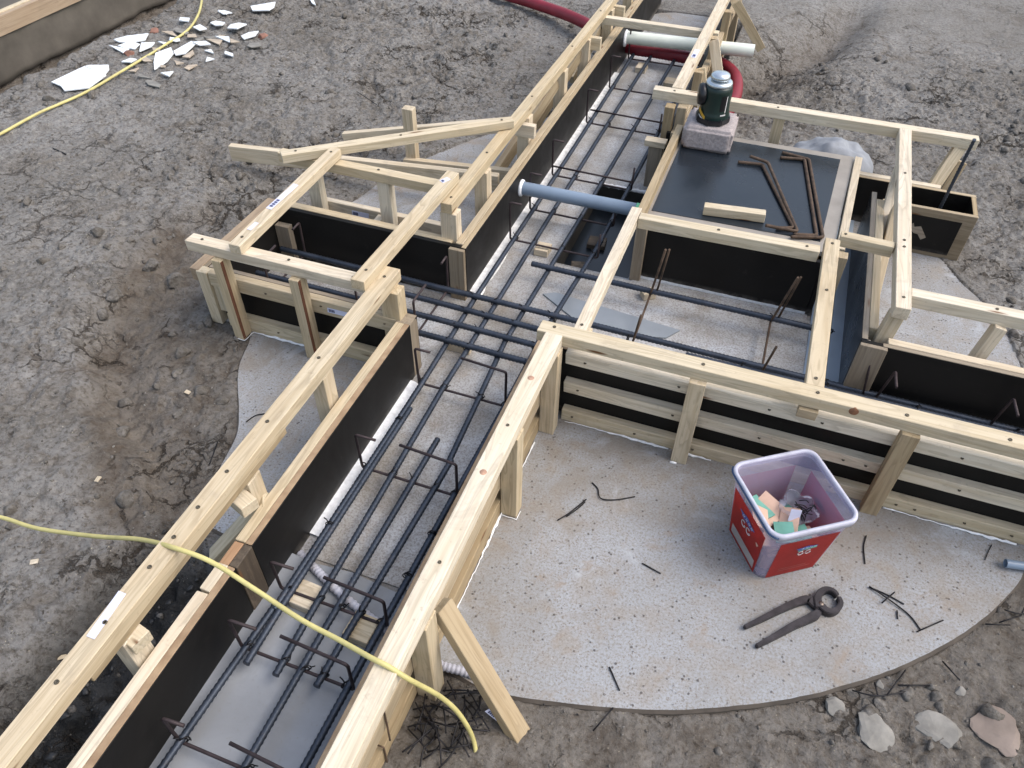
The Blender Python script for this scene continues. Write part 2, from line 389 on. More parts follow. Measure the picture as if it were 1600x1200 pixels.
def sealant(parent, path, w=.009, h=.006):
    pts = []
    P = [Vector(p) for p in path]
    for a, b in zip(P, P[1:]):
        n = max(2, int((b-a).length/.012))
        for i in range(n): pts.append(a.lerp(b, i/n)+Vector((random.uniform(-1, 1)*.002, random.uniform(-1, 1)*.002, 0)))
    pts.append(P[-1])
    rs = [max(.0012, w*.5*(.5+random.random()*.6)*(0.55+.45*math.sin(i*.21+len(path)))) for i in range(len(pts))]
    return tube('sealant_line', pts, lambda i: rs[i], SEAL, parent, 6)

# ---------------------------------------------------------------- numpy noise for the terrain
rng = np.random.RandomState(3)
PERM = rng.rand(512, 512)
def vnoise(x, y):
    xi = np.floor(x).astype(int); yi = np.floor(y).astype(int); fx = x-xi; fy = y-yi
    fx = fx*fx*(3-2*fx); fy = fy*fy*(3-2*fy)
    g = lambda a, b: PERM[a % 512, b % 512]
    return (g(xi, yi)*(1-fx)+g(xi+1, yi)*fx)*(1-fy)+(g(xi, yi+1)*(1-fx)+g(xi+1, yi+1)*fx)*fy
def fbm(x, y, o=5, r=.5):
    s = 0; a = 1; t = 0
    for i in range(o):
        s = s+a*(vnoise(x+17.3*i, y+9.1*i)-.5); t += a; a *= r; x = x*2.03; y = y*2.03
    return s/t*2
R1 = rng.rand(512, 512); R2 = rng.rand(512, 512); R3 = rng.rand(512, 512)
def worley(x, y):
    xi = np.floor(x).astype(int); yi = np.floor(y).astype(int)
    f1 = np.full(x.shape, 9.); f2 = np.full(x.shape, 9.); hid = np.zeros(x.shape)
    for dx in (-1, 0, 1):
        for dy in (-1, 0, 1):
            a = (xi+dx) % 512; b = (yi+dy) % 512
            d = np.hypot(xi+dx+R1[a, b]-x, yi+dy+R2[a, b]-y)
            n = d < f1
            f2 = np.where(n, f1, np.minimum(f2, d)); hid = np.where(n, R3[a, b], hid); f1 = np.where(n, d, f1)
    return f1, f2, hid
R4 = rng.rand(512, 512); R5 = rng.rand(512, 512)
def plates(x, y, off, ew=.07):
    """tilted broken plates: height in -1..1 and crack mask"""
    x = x+off; y = y+off*.7
    xi = np.floor(x).astype(int); yi = np.floor(y).astype(int)
    f1 = np.full(x.shape, 9.); f2 = np.full(x.shape, 9.); h = np.zeros(x.shape); hid = np.zeros(x.shape)
    for dx in (-1, 0, 1):
        for dy in (-1, 0, 1):
            a = (xi+dx) % 512; b = (yi+dy) % 512
            ox = xi+dx+R1[a, b]-x; oy = yi+dy+R2[a, b]-y; d = np.hypot(ox, oy); n = d < f1
            hh = (R3[a, b]-.5)*1.3+1.7*(ox*(R4[a, b]-.5)+oy*(R5[a, b]-.5))
            f2 = np.where(n, f1, np.minimum(f2, d)); h = np.where(n, hh, h); hid = np.where(n, R4[a, b], hid); f1 = np.where(n, d, f1)
    e = f2-f1
    return h*sst(0, ew*2.2, e), (1-sst(0, ew, e))*sst(.25, .6, hid)
def sst(a, b, v):
    t = np.clip((v-a)/(b-a), 0, 1); return t*t*(3-2*t)
SLAB = [(.956, 2.01), (.955, 1.75), (.912, 1.530), (.84, 1.395), (.755, 1.285), (.675, 1.200), (.590, 1.122), (.49, 1.045), (.382, .973), (.245, .897), (.107, .836),
        (-.035, .79), (-.21, .746), (-.301, .731), (-.39, .74), (-.6, .80), (-.9, .88), (-1.1, .88), (-1.24, .91), (-1.30, 1.06), (-1.33, 1.2), (-1.39, 1.30), (-1.50, 1.46), (-1.56, 1.62), (-1.68, 1.75),
        (-1.74, 2.0), (-1.72, 2.3), (-1.638, 2.558), (-1.608, 2.744), (-1.521, 2.964), (-1.414, 3.172), (-1.271, 3.404), (-1.1, 3.62), (-.95, 4.4), (-.95, 5.2), (-.45, 5.2), (-.40, 4.0),
        (-.3, 3.32), (.1, 3.28), (.5, 3.2), (.644, 3.05), (.74, 2.986), (.806, 2.854), (.87, 2.76), (.928, 2.654), (.955, 2.55), (.975, 2.452), (.983, 2.32), (.985, 2.15)]
def sdf(poly, x, y):
    d = np.full(x.shape, 1e9); ins = np.zeros(x.shape, bool); n = len(poly)
    for i in range(n):
        (ax, ay), (bx_, by_) = poly[i], poly[(i+1) % n]; ex, ey = bx_-ax, by_-ay
        t = np.clip(((x-ax)*ex+(y-ay)*ey)/(ex*ex+ey*ey), 0, 1)
        d = np.minimum(d, np.hypot(x-ax-t*ex, y-ay-t*ey))
        c = ((ay > y) != (by_ > y)) & (x < (bx_-ax)*(y-ay)/(by_-ay+1e-12)+ax); ins ^= c
    return np.where(ins, -d, d)
WALLX = -4.45
def terrain(x, y):
    """height, wet, brown, pale for soil at x,y"""
    d = sdf(SLAB, x, y)
    wx = x+.06*fbm(x*4, y*4, 5, .65); wy = y+.06*fbm(x*4+40, y*4+11, 5, .65)
    # lumpy belt round the dig, smoother trodden ground further off
    belt = sst(-5.0, -3.0, x+.55*(y-3.0)*.6)*(1-sst(.9, 2.2, x-.25*(y-3)))*(1-sst(4.6, 5.6, y))
    belt = belt*(.55+.45*sst(-.2, .3, fbm(x*.9+3, y*.9+8, 3)))
    belt = np.maximum(belt, .45*sst(-.2, -.1, -np.abs(x+3.9)+.25))
    left = (1-sst(-2.3, -1.9, x))*(1-sst(2.0, 2.6, y)); belt = np.where(left > .5, np.minimum(belt, .55+.3*fbm(x, y, 2)), belt)
    near_r = sst(.1, .3, x)*(1-sst(1.0, 1.4, y)); belt = np.maximum(belt*(1-near_r), near_r*.8)
    h = .018*fbm(x*.8, y*.8, 4)+.008*fbm(x*5, y*5, 4)
    f1, f2, hid = worley(wx*7.0, wy*7.0); e = f2-f1
    g1, g2, hid2 = worley(wx*19.0+5, wy*19.0+3); e2 = g2-g1
    k1, k2, hid3 = worley(wx*2.6+1, wy*2.6+9); e3 = k2-k1
    p1, c1 = plates(wx*5.0, wy*5.0, 3.3, .05); p2, c2 = plates(wx*13, wy*13, 8.1, .07); p3, c3 = plates(wx*31, wy*31, 1.7, .10); p4, c4 = plates(wx*62, wy*62, 5.7, .14)
    pm = sst(-.15, .25, fbm(x*2.4+31, y*2.4+7, 4))
    cl = .015*p1+.0165*p2*(.35+.65*pm)+.0095*p3+.0042*p4-.012*c1*pm-.007*c2*pm
    cm = sst(.0, .35, fbm(x*1.7+21, y*1.7+4, 3)+.1); crack = (-.018*(1-sst(.0, .05, e3))*sst(.35, .6, hid3)-.016*(1-sst(0, .07, e))*sst(.40, .6, hid))*cm
    h = h+belt*(cl+.012*fbm(x*11, y*11, 5, .65))+(.05+.7*belt)*crack+(1-belt)*(.0030*p3+.0018*p4)*.8
    h = h+.0055*fbm(x*32, y*32, 4)*(.35+.65*belt)+.004*fbm(x*75, y*75, 2)*(.2+.8*belt)
    # raised bank on the left with a shallow trough between it and the slab
    bl = -2.10+.10*fbm(x*5, y*5, 4, .65)+.42*sst(1.7, .9, y)*1.0+.75*sst(1.25, .6, y)+.06*fbm(x*2+5, y*4, 3)
    bank = 1-sst(-.16, .02, x-bl+.05*fbm(x*6, y*6, 3))
    yf = 1-sst(1.9, 2.7, y)
    h = h+bank*(.030*yf+.015)
    h = h-.022*(1-bank)*sst(-2.4, -1.8, x)*(1-sst(2.1, 2.6, y))*(1-sst(-1.2, -.9, x))
    # dark wet pit beside the left form
    pit = sst(-1.40, -1.28, x+.06*fbm(x*5, y*5, 3))*(1-sst(-.96, -.93, x))*(1-sst(.72, .92, y+.05*fbm(x*8, y*8, 3)))
    f1, f2, hid = worley(wx*16.0, wy*16.0)
    h = h*(1-.6*pit)-pit*.10+pit*(hid-.5)*.045*sst(0, .2, f2-f1)
    # trench along the far concrete footing
    tr = 1-sst(-4.06, -3.84, x+.055*fbm(x*2, y*5, 4)+.03*fbm(x*9, y*13, 3))
    h = h-tr*(.26)
    h = np.where(x < WALLX-.01, -.02, h)
    # channel dug for the pipes at the far end
    ch = np.exp(-((x+.05)*.7-(y-4.85)*.35)**2/.02)*sst(-.45, -.25, x)*(1-sst(.15, .5, x)); h = h-.14*ch
    ch2 = np.exp(-((x+1.55)**2/.3+(y-4.7)**2/.02)); h = h-.03*ch2
    # meet the slab: soil laps it on the left, lies lower at the near edge
    low = sst(-.75, -.5, x)*(1-sst(1.6, 2.2, y))
    edge = (-.017+.034*fbm(x*3.5, y*3.5, 5, .6))*low+.006*(1-low)
    bl2 = sst(.0, .22, d)
    h = h*(.45+.55*bl2)+edge*(1-bl2)
    h = np.where(d < -.03, -.13, h)
    lap = (d < .0)&(d >= -.03); h = np.where(lap, np.where(low > .5, -.13, h-.02), h)
    h = np.where((x > -.955) & (x < -.47) & (y < .93) & (y > -1.5), -.13, h)
    h = np.where((x > -1.0) & (x < -.37) & (y > 3.3) & (y < 5.3), -.13, h)
    wet = np.clip(pit*1.0, 0, 1)
    xn = x+.16*fbm(x*5+9, y*5+2, 5, .7); brown = np.clip((1-bank*.8)*sst(-2.35, -1.9, xn)*(1-sst(-1.25, -1.1, x))*(1-sst(1.9, 2.4, y))*(.55+.3*sst(-.1, .3, fbm(x*4, y*4, 4)))+low*(1-sst(.15, .45, d))*.6+tr*.9+ch*.6, 0, 1)
    BD = [(-2.20, 2.0), (-2.09, 1.68), (-1.93, 1.40), (-1.76, 1.20), (-1.60, 1.02), (-1.42, .84)]
    db = np.full(x.shape, 9.); xb = x+.05*fbm(x*7+3, y*7, 4, .65); yb = y+.05*fbm(x*7, y*7+8, 4, .65)
    for (ax, ay), (cx_, cy_) in zip(BD, BD[1:]):
        ex, ey = cx_-ax, cy_-ay; t = np.clip(((xb-ax)*ex+(yb-ay)*ey)/(ex*ex+ey*ey), 0, 1); db = np.minimum(db, np.hypot(xb-ax-t*ex, yb-ay-t*ey))
    band = np.exp(-(db/.085)**2); h = h-.022*band*bl2; brown = np.clip(brown+1.05*band, 0, 1)
    crk = np.clip(-crack/.02+(.55*c1+.45*c2)*pm*belt, 0, 1)*.8
    brown = np.clip(brown+crk*.8, 0, 1)
    pale = np.clip((1-belt)*.75*(1-brown)*(.5+.5*sst(-.2, .3, fbm(x*1.2, y*2, 3))), 0, 1)
    return h, wet, brown, pale

def axis_line(a, b, fa, fb, step, grow):
    core = np.arange(fa, fb+1e-6, step); lo = [fa]; s = step
    while lo[-1] > a: s *= grow; lo.append(lo[-1]-s)
    hi = [fb]; s = step
    while hi[-1] < b: s *= grow; hi.append(hi[-1]+s)
    return np.concatenate([lo[:0:-1], core, hi[1:]])
gx = axis_line(-30, 30, -4.6, 1.6, .0085, 1.14); gy = axis_line(-6, 60, .05, 5.4, .0085, 1.14)
X, Y = np.meshgrid(gx, gy, indexing='ij')
Hh, WET, BRN, PAL = terrain(X, Y)
nx, ny = X.shape
co_ = np.stack([X, Y, Hh], -1).reshape(-1, 3)
ii, jj = np.meshgrid(np.arange(nx-1), np.arange(ny-1), indexing='ij')
v0 = (ii*ny+jj).ravel(); quads = np.stack([v0, v0+ny, v0+ny+1, v0+1], -1)
me = bpy.data.meshes.new('ground')
me.vertices.add(len(co_)); me.vertices.foreach_set('co', co_.ravel())
me.loops.add(quads.size); me.loops.foreach_set('vertex_index', quads.ravel())
me.polygons.add(len(quads)); me.polygons.foreach_set('loop_start', np.arange(0, quads.size, 4)); me.polygons.foreach_set('loop_total', np.full(len(quads), 4))
me.update(); me.polygons.foreach_set('use_smooth', np.ones(len(quads), bool))
ca = me.color_attributes.new('soilmask', 'FLOAT_COLOR', 'POINT')
ca.data.foreach_set('color', np.stack([WET, BRN, PAL, np.ones_like(WET)], -1).ravel())
tag(obj('ground', me, SOIL), 'cracked grey brown earth around the concrete slab', kind='structure')
def gh(x, y): return float(terrain(np.array([x]), np.array([y]))[0][0])

def at(px, py, z=0.0):
    """point at height z seen at a spot of the 1600 px wide photograph (used to measure the site)"""
    d = cr*((px-800)/1209.3)-cu*((py-600)/1209.3)+cf
    t = (z-1.8)/d.z
    return Vector((d.x*t, d.y*t, z))

# ---------------------------------------------------------------- concrete slab, floors
PIT = (-.69, -.396, 2.415, 3.04)
P = [tuple(v)[:2] for v in crom([(x, y, 0) for x, y in SLAB], 6)]
P = [(x+fbm(np.array([x*22]), np.array([y*22]), 3)[0]*.0025, y+fbm(np.array([x*22+50]), np.array([y*22]), 3)[0]*.0025) for x, y in P]
bm = bmesh.new()
out = [bm.verts.new((x, y, 0)) for x, y in P]; eo = [bm.edges.new((out[i], out[(i+1) % len(out)])) for i in range(len(out))]
hp = [(PIT[0], PIT[2]), (PIT[1], PIT[2]), (PIT[1], PIT[3]), (PIT[0], PIT[3])]
hv = [bm.verts.new((x, y, 0)) for x, y in hp]; eh = [bm.edges.new((hv[i], hv[(i+1) % 4])) for i in range(4)]
bmesh.ops.triangle_fill(bm, use_beauty=True, edges=eo+eh)
for f in bm.faces:
    if f.normal.z < 0: f.normal_flip()
n = len(out)
mid = [bm.verts.new((x*1.004+(x+.3)*.003, 1.9+(y-1.9)*1.006, -.008)) for x, y in P]
low = [bm.verts.new((v.co.x, v.co.y, -.14)) for v in mid]
for i in range(n):
    j = (i+1) % n
    bm.faces.new((out[i], mid[i], mid[j], out[j])); bm.faces.new((mid[i], low[i], low[j], mid[j]))
hl = [bm.verts.new((x, y, -.12)) for x, y in hp]
for i in range(4): bm.faces.new((hv[i], hv[(i+1) % 4], hl[(i+1) % 4], hl[i]))
bmesh.ops.recalc_face_normals(bm, faces=bm.faces[:])
so_ = obj('concrete_slab', bm, CONC); SIDE = simple('slab_side', (.075, .062, .050), .9, 0, .4, 12, .6); so_.data.materials.append(SIDE); so_.data.materials.append(simple('dark_pit_side', (.035, .032, .028), .7, 0, .4, 10))  # side faces inside the pit are darker than the outer slab side
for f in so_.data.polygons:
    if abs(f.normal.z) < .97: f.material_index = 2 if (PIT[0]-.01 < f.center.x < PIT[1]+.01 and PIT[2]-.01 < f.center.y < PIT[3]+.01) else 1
tag(so_, 'round speckled grey concrete slab under the formwork', kind='structure')
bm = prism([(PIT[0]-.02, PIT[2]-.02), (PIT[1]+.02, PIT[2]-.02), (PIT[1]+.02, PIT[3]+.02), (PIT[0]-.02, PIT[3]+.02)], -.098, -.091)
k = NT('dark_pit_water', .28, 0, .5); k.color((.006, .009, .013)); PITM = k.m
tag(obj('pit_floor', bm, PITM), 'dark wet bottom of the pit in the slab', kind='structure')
bm = bmesh.new()
def sheet(bm, x0, x1, y0, y1, z):
    nx_, ny_ = max(1, int((x1-x0)/.1)), max(1, int((y1-y0)/.1))
    g = [[bm.verts.new((x0+(x1-x0)*i/nx_, y0+(y1-y0)*j/ny_, z)) for j in range(ny_+1)] for i in range(nx_+1)]
    for i in range(nx_):
        for j in range(ny_): bm.faces.new((g[i][j], g[i+1][j], g[i+1][j+1], g[i][j+1]))
for r_ in ((-.935, -.51, .90, 1.65), (-1.705, .985, 1.65, 2.03), (-1.705, .40, 2.03, 2.07), (-.935, .40, 2.07, 2.40), (-.945, -.69, 2.40, 3.04),
           (-.38, .27, 2.40, 2.44), (-.95, -.435, 3.04, 4.9)):
    sheet(bm, *r_, .004)
tag(obj('trench_floor', bm, TRF), 'stained concrete floor between the form boards', kind='structure')
bm = prism([(-.945, -1.2), (-.50, -1.2), (-.50, .875), (-.60, .868), (-.75, .882), (-.86, .872), (-.945, .88)], -.03, .034)
tag(obj('screed_strip', bm, SCREED), 'smooth grey screed in the near end of the trench', kind='structure')

# ================================================================ formwork
# ---- near left form (LL)
T = thing('trench_formwork', 'long form side with pine rail at the near left, yellow cable crossing it', 'formwork', (-.96, .7, 0), 'formwork sections')
ZT = .224
bx('plywood_panel', -.946, -.928, .768, 1.687, 0.002, ZT, FILM, T); bx('plywood_panel', -.946, -.928, -.6, .700, 0.002-.03, ZT, FILM, T)
bx('splice_board', -.948, -.926, .702, .766, -.0, ZT+.001, PLYD, T)
for a, b in ((-.6, .700), (0.768, 1.632)):
    bx('panel_edge_strip', -.9458, -.9285, a, b, ZT+.0005, ZT+.0025, PLYE, T)
bx('waler', -.975, -.947, -.6, .622, ZT-.045, ZT+.003, PINE, T); bx('waler', -.975, -.947, .628, .700, ZT-.045, ZT+.003, PINE, T)
bx('waler', -.975, -.949, .700, .766, ZT-.045, ZT+.001, PLYR, T); bx('waler', -.975, -.947, 0.768, 1.632, ZT-.045, ZT+.003, PINE, T)
bx('waler', -.975, -.947, -.6, 1.632, .05, .10, PINE2, T)
bx('corner_stud', -.975, -.928, 1.633, 1.685, .0, ZT+.002, PLYG, T)
r = beam('rail', (-1.009, -.6, .372), (-1.009, 1.712, .372), .05, .040, PINE, T)
screws(r, [(-1.012, y, .372) for y in (1.66, 1.27, 1.02, .85, .74, .655, .575, .44, .31)])
r2 = beam('under_batten', (-1.002, .35, .331), (-1.002, 1.05, .331), .03, .022, PINE2, T)
for y in (1.235, .87, .43): bx('post', -1.03, -.985, y, y+.05, -.05, .331 if y < .3 or y > 1.06 else .308, PINE, T)
bx('post', -1.025, -.963, 1.640, 1.688, .0, .331, PINE, T)
beam('brace', (-1.12, .80, .02), (-.97, .90, .22), .05, .03, PINEW, T, top=False)
beam('brace_block', (-1.05, .865, .27), (-.965, .835, .27), .045, .035, PINEW, T, top=False)
beam('brace_block', (-1.06, .475, .29), (-.965, .455, .29), .045, .035, PINEW, T, top=False)
sticker(r, (-1.020, .455, .3722), math.pi/2+.08, .105, .02, marks=False)
# ---- left branch box
T = thing('formwork_box', 'box form branching left off the trench with two slanted double posts', 'formwork', (-1.3, 1.65, 0), 'formwork sections')
bx('plywood_panel', -1.70, -.977, 1.669, 1.687, .0, .222, FILM, T); bx('plywood_panel', -1.70, -.93, 2.08, 2.098, .0, .222, FILM, T)
bx('plywood_panel', -1.72, -1.702, 1.640, 2.13, .0, .222, FILM, T)
bx('panel_edge_strip', -1.70, -.977, 1.6695, 1.6865, .2225, .2245, PLYG, T); bx('panel_edge_strip', -1.7195, -1.7025, 1.640, 2.13, .2225, .2245, PLYG, T)
bx('waler', -1.684, -.978, 1.638, 1.668, .172, .226, PINE, T); bx('waler', -1.655, -.978, 1.638, 1.668, .0, .056, PINEW, T)
bx('end_frame', -1.728, -1.685, 1.634, 1.668, .0, .224, PINEW, T); bx('end_frame', -1.684, -1.650, 1.646, 1.668, .057, .171, PINEW, T)
bx('waler', -1.757, -1.721, 1.640, 2.12, .175, .226, TANB, T)
bx('waler', -1.69, -.99, 2.099, 2.132, .185, .2225, PINE, T); bw_ = bx('waler', -1.62, -1.03, 2.264, 2.29, .10, .165, PINE, T); sticker(bw_, (-1.45, 2.2628, .135), 0, .075, .026, normal=(0, -1, 0))
bx('spacer_block', -1.37, -1.34, 2.133, 2.263, .12, .155, PINE, T)
bx('corner_stud', -1.70, -1.64, 2.05, 2.078, .0, .16, PLYG, T); bx('corner_stud', -.985, -.926, 2.061, 2.079, .0, .221, PLYG, T)
r = beam('rail', (-1.70, 1.629, .371), (-1.036, 1.629, .371), .046, .038, PINE, T)
screws(r, [(-1.65, 1.63, .371), (-1.33, 1.632, .371), (-1.10, 1.625, .371)])
r = beam('rail', (-1.745, 2.236, .366), (-1.033, 2.236, .366), .042, .038, PINEW, T)
screws(r, [(-1.66, 2.236, .366), (-1.33, 2.238, .366)])
for x in (-1.60, -1.315): bx('post', x, x+.034, 1.588, 1.637, .0, .332, PINE, T); 
for x in (-1.60, -1.315): beam('bark_edge', (x+.0345, 1.595, .005), (x+.0345, 1.595, .328), .004, .012, simple('wane_bark', (.13, .05, .025), .9), T, up=(0, 1, 0), top=False, bev=.0005)
bx('post', -1.64, -1.59, 2.222, 2.262, -.02, .327, PINEW, T); bx('post', -1.335, -1.285, 2.222, 2.262, -.02, .327, PINEW, T)
o = [c for c in T.children if c.name.startswith('waler')]
screws(o[0], [(x, 1.6365, z) for x, z in ((-1.63, .205), (-1.46, .198), (-1.25, .205), (-1.02, .2))], .004)
screws(o[1], [(x, 1.6365, .03) for x in (-1.63, -1.45, -1.2)], .004)
sticker(o[0], (-1.19, 1.6372, .198), 0, .075, .02, normal=(0, -1, 0))
sealant(T, [(-1.60, 1.584, .004), (-1.56, 1.584, .004), (-1.555, 1.634, .004), (-1.30, 1.635, .004)], .012)
sealant(T, [(-1.1, 1.632, .004), (-.98, 1.634, .004)], .008)

# ---- battens lying across
def batten(label, p0, p1, w, h, mat, group='battens nailed across the formwork', scr=(), **kw):
    m = (Vector(p0)+Vector(p1))/2
    b = beam('batten', p0, p1, w, h, mat, None, **kw)
    tag(b, label, 'batten', group)
    d = (Vector(p1)-Vector(p0)).normalized(); a, c = Vector(p0), Vector(p1)
    screws(b, [a.lerp(c, t) for t in scr])
    return b
b = batten('batten with long white paper labels across the left branch box', (-1.50, 1.60, .406), (-1.515, 2.262, .406), .042, .034, PINE, scr=(.07, .95))
sticker(b, (-1.512, 1.90, .4062), math.pi/2-.02, .17, .022); sticker(b, (-1.503, 1.71, .4062), math.pi/2-.02, .045, .016, marks=False)
b = batten('batten with small blue sticker beside the trench, over the branch box', (-1.055, 1.575, .406), (-1.042, 2.262, .406), .046, .034, PINE, scr=(.08,))
sticker(b, (-1.044, 2.195, .4062), 1.1, .035, .022)
batten('long sloping batten from the back of the branch box to the trench rail', (-1.685, 2.16, .402), (-.99, 2.73, .402), .042, .032, PINEW, scr=(.06, .95, .5))
batten('low ground brace sticking out past the left of the branch box', (-2.26, 2.56, .135), (-1.045, 2.72, .15), .03, .07, PINE, 'braces staked into the earth')
batten('brace on the earth behind the sloping batten', (-1.89, 2.90, .10), (-1.035, 3.05, .26), .03, .06, PINE, 'braces staked into the earth')
b = bx('stake', -1.555, -1.505, 2.87, 2.91, -.05, .285, PINE, None); tag(b, 'upright wooden stake standing alone behind the sloping batten', 'stake')
batten('thin brace from the foot of the lone stake to the trench form', (-1.56, 2.862, .055), (-1.045, 2.88, .09), .03, .05, PINE, 'braces staked into the earth')

# ---- far left form of the trench (UL)
T = thing('trench_formwork', 'far left form side of the trench with closely spaced posts', 'formwork', (-.96, 3.4, 0), 'formwork sections')
ZT = .222
bx('plywood_panel', -.943, -.925, 2.08, 5.4, 0, ZT, FILM, T); bx('panel_edge_strip', -.9425, -.926, 2.08, 5.4, ZT+.0003, ZT+.002, PINE2, T)
bx('waler', -.972, -.944, 2.10, 5.4, ZT-.05, ZT+.002, PINE2, T); bx('waler', -.972, -.944, 2.14, 5.4, .0, .05, PINE2, T)
r = beam('rail', (-1.008, 2.115, .366), (-1.008, 5.4, .366), .043, .04, PINE, T)
screws(r, [(-1.008, y, .366) for y in (2.16, 2.50, 3.02, 3.6, 4.1, 4.6)])
bx('post', -1.035, -.974, 2.118, 2.165, 0, .326, PINE, T)
for y in (2.42, 2.90, 3.40, 3.80, 4.24, 4.7, 5.1): bx('post', -1.03, -.978, y, y+.05, -.02, .326, PINE, T)
bx('nailing_block', -1.028, -.945, 2.87, 2.898, .255, .31, PINE, T)
bx('nailing_block', -1.01, -.93, 3.83, 3.86, .27, .33, PINEW, T); bx('nailing_block', -1.01, -.93, 4.30, 4.33, .27, .33, PINEW, T)
beam('brace', (-1.02, 3.40, .27), (-1.16, 2.98, -.01), .03, .055, PINE2, T, top=False)
b = beam('brace', (-1.02, 3.84, .27), (-1.14, 3.42, .0), .03, .055, PINE2, T, top=False)
beam('brace', (-1.02, 4.40, .30), (-1.10, 3.95, .05), .03, .055, PINE2, T, top=False)
sticker(b, (-1.066, 3.70, .197), -1.95, .10, .025, normal=(.95, -.1, .25))
bm = bmesh.new()
tag(beam('batten', (-1.03, 4.15, .326), (-.40, 4.15, .326), .042, .036, PINEW, None), 'batten across the far end of the trench above the cream pipe', 'batten', 'battens nailed across the formwork')

# ---- near right form (R)
T = thing('trench_formwork', 'near right form side with thick pale rail, beside the sloping foot brace', 'formwork', (-.48, .9, 0), 'formwork sections')
ZT = .252
bx('plywood_panel', -.520, -.502, -.6, 1.715, -.0, ZT, FILM, T); bx('panel_edge_strip', -.5197, -.5023, -.6, 1.715, ZT+.0004, ZT+.002, PLYE, T)
for z0, z1 in ((.0, .06), (.115, .175), (.205, .252)): bx('waler', -.5015, -.466, -.6 if z0 else .45, 1.615, z0, z1, PINE2, T)
bx('waler', -.5015, -.466, -.6, .445, .0, .06, PINE2, T)
r = beam('rail', (-.447, -.6, .372), (-.447, 1.592, .372), .050, .040, PINEW, T)
screws(r, [(-.447, 1.22, .372), (-.445, .80, .372)], .004)
kn = simple('wood_knot', (.42, .25, .17), .7, 0, .3, 60)
for y in (1.40, 1.06): obj('knot', lathe([(.0001, .0008), (.0085, .0006), (.0095, -.001)], 16), kn, r, Matrix.Translation((-.449, y, .3718)))
for (y0, y1, zb) in ((1.548, 1.592, 0), (1.215, 1.26, 0), (.665, .715, -.06)): bx('post', -.465, -.418, y0, y1, zb, .331, PINE, T)
b = beam('brace', (-.425, .752, .285), (-.185, .655, -.05), .05, .026, PINE2, T, up=(.6, 0, .8), top=False)
sticker(b, (-.262, .6645, .03), -1.0, .07, .014, normal=(.2, -.85, .3))
bx('spacer_block', -.5, -.475, .60, .66, .176, .204, TEAL, T)
sealant(T, [(-.462, 1.50, .004), (-.462, .82, .004)], .009); sealant(T, [(-.467, 1.21, .003), (-.414, 1.21, .003), (-.414, 1.24, .003)], .008)
# wire loops round the walers
for y in (.535, .505): 
    z = .20 if y > .52 else .07
    tube('tie_wire', bend([(-.503, y, z), (-.463, y, z+.005), (-.462, y-.003, z-.06), (-.45, y-.02, z-.10)], .006), .0022, RUST, T, 6)

# ---- near cross wall (RR)
T = thing('trench_formwork', 'wide striped form wall of three boards behind the plastic tub', 'formwork', (.3, 1.65, 0), 'formwork sections')
bx('plywood_panel', -.455, 1.7, 1.652, 1.670, 0, .268, FILM, T); bx('panel_edge_strip', -.455, 1.7, 1.6524, 1.6696, .2684, .270, PLYE, T)
lo_ = bx('waler', -.415, 1.7, 1.622, 1.651, .0, .045, PINEW, T); mi_ = bx('waler', -.415, 1.7, 1.622, 1.651, .124, .166, PINEW, T)
to_ = bx('waler', -.415, 1.7, 1.618, 1.651, .245, .286, PINEW, T)
screws(lo_, [(x, 1.6205, .024) for x in (-.38, -.18, .0, .4, .58, .63, .76, .88)], .004)
screws(mi_, [(x, 1.6205, .145) for x in (-.37, -.08, .17, .40, .46, .70, .9)], .004)
screws(to_, [(x, 1.6165, .266) for x in (-.355, -.08, .17, .31, .66, .9)], .004)
r = beam('rail', (-.498, 1.617, .370), (1.7, 1.617, .370), .050, .038, PINEW, T)
screws(r, [(-.455, 1.622, .370), (-.03, 1.617, .370), (.27, 1.615, .370), (.49, 1.612, .370), (.73, 1.614, .37)])
for x, yb in ((-.055, 1.575), (.49, 1.580), (1.05, 1.58)): p_ = bx('post', x, x+.046, yb, yb+.030, .0, .332, PINE2 if x > .3 else PINE, T)
bx('post', -.39, -.36, 1.67, 1.70, .0, .331, PINE, T)
obj('knot', lathe([(.0001, .001), (.012, .0008), (.0135, -.002)], 16), simple('dark_knot', (.22, .10, .05), .7, 0, .4, 60), r, Matrix.Translation((.365, 1.5925, .357)) @ Matrix.Rotation(math.pi/2, 4, 'X'))
sealant(T, [(-.40, 1.615, .004), (-.33, 1.617, .004), (-.20, 1.617, .004), (-.07, 1.616, .004)], .011)
sealant(T, [(-.02, 1.616, .004), (.06, 1.617, .004)], .010); sealant(T, [(-.055, 1.571, .003), (-.035, 1.570, .003)], .01)
sealant(T, [(.55, 1.616, .004), (.70, 1.613, .004), (.9, 1.614, .004)], .011)

# ---- batten cross members at centre
batten('batten from the striped wall up to the black platform, over wet floor', (-.386, 1.642, .366), (-.386, 2.33, .366), .036, .036, PINE, scr=(.03,))
batten('batten running along the front edge of the black platform', (-.366, 2.285, .366), (.225, 2.300, .366), .040, .040, PINEW, scr=(.45, .93))
batten('short wide batten with a knot right of the deep black basin', (.262, 1.645, .366), (.260, 2.375, .366), .047, .030, PINE, scr=(.04, .96, .6))
batten('small stub batten under the rail of the striped wall', (.235, 1.598, .328), (.285, 1.598, .328), .03, .03, PINE2, 'timber stubs')
batten('short pale batten right of the platform corner', (.285, 2.425, .362), (.452, 2.418, .362), .036, .040, PINEW, scr=(.08,))
b = bx('timber_stub', .290, .322, 2.345, 2.385, .17, .32, PINE2, None); tag(b, 'short yellowish timber stub at the platform corner', 'timber stub', 'timber stubs')

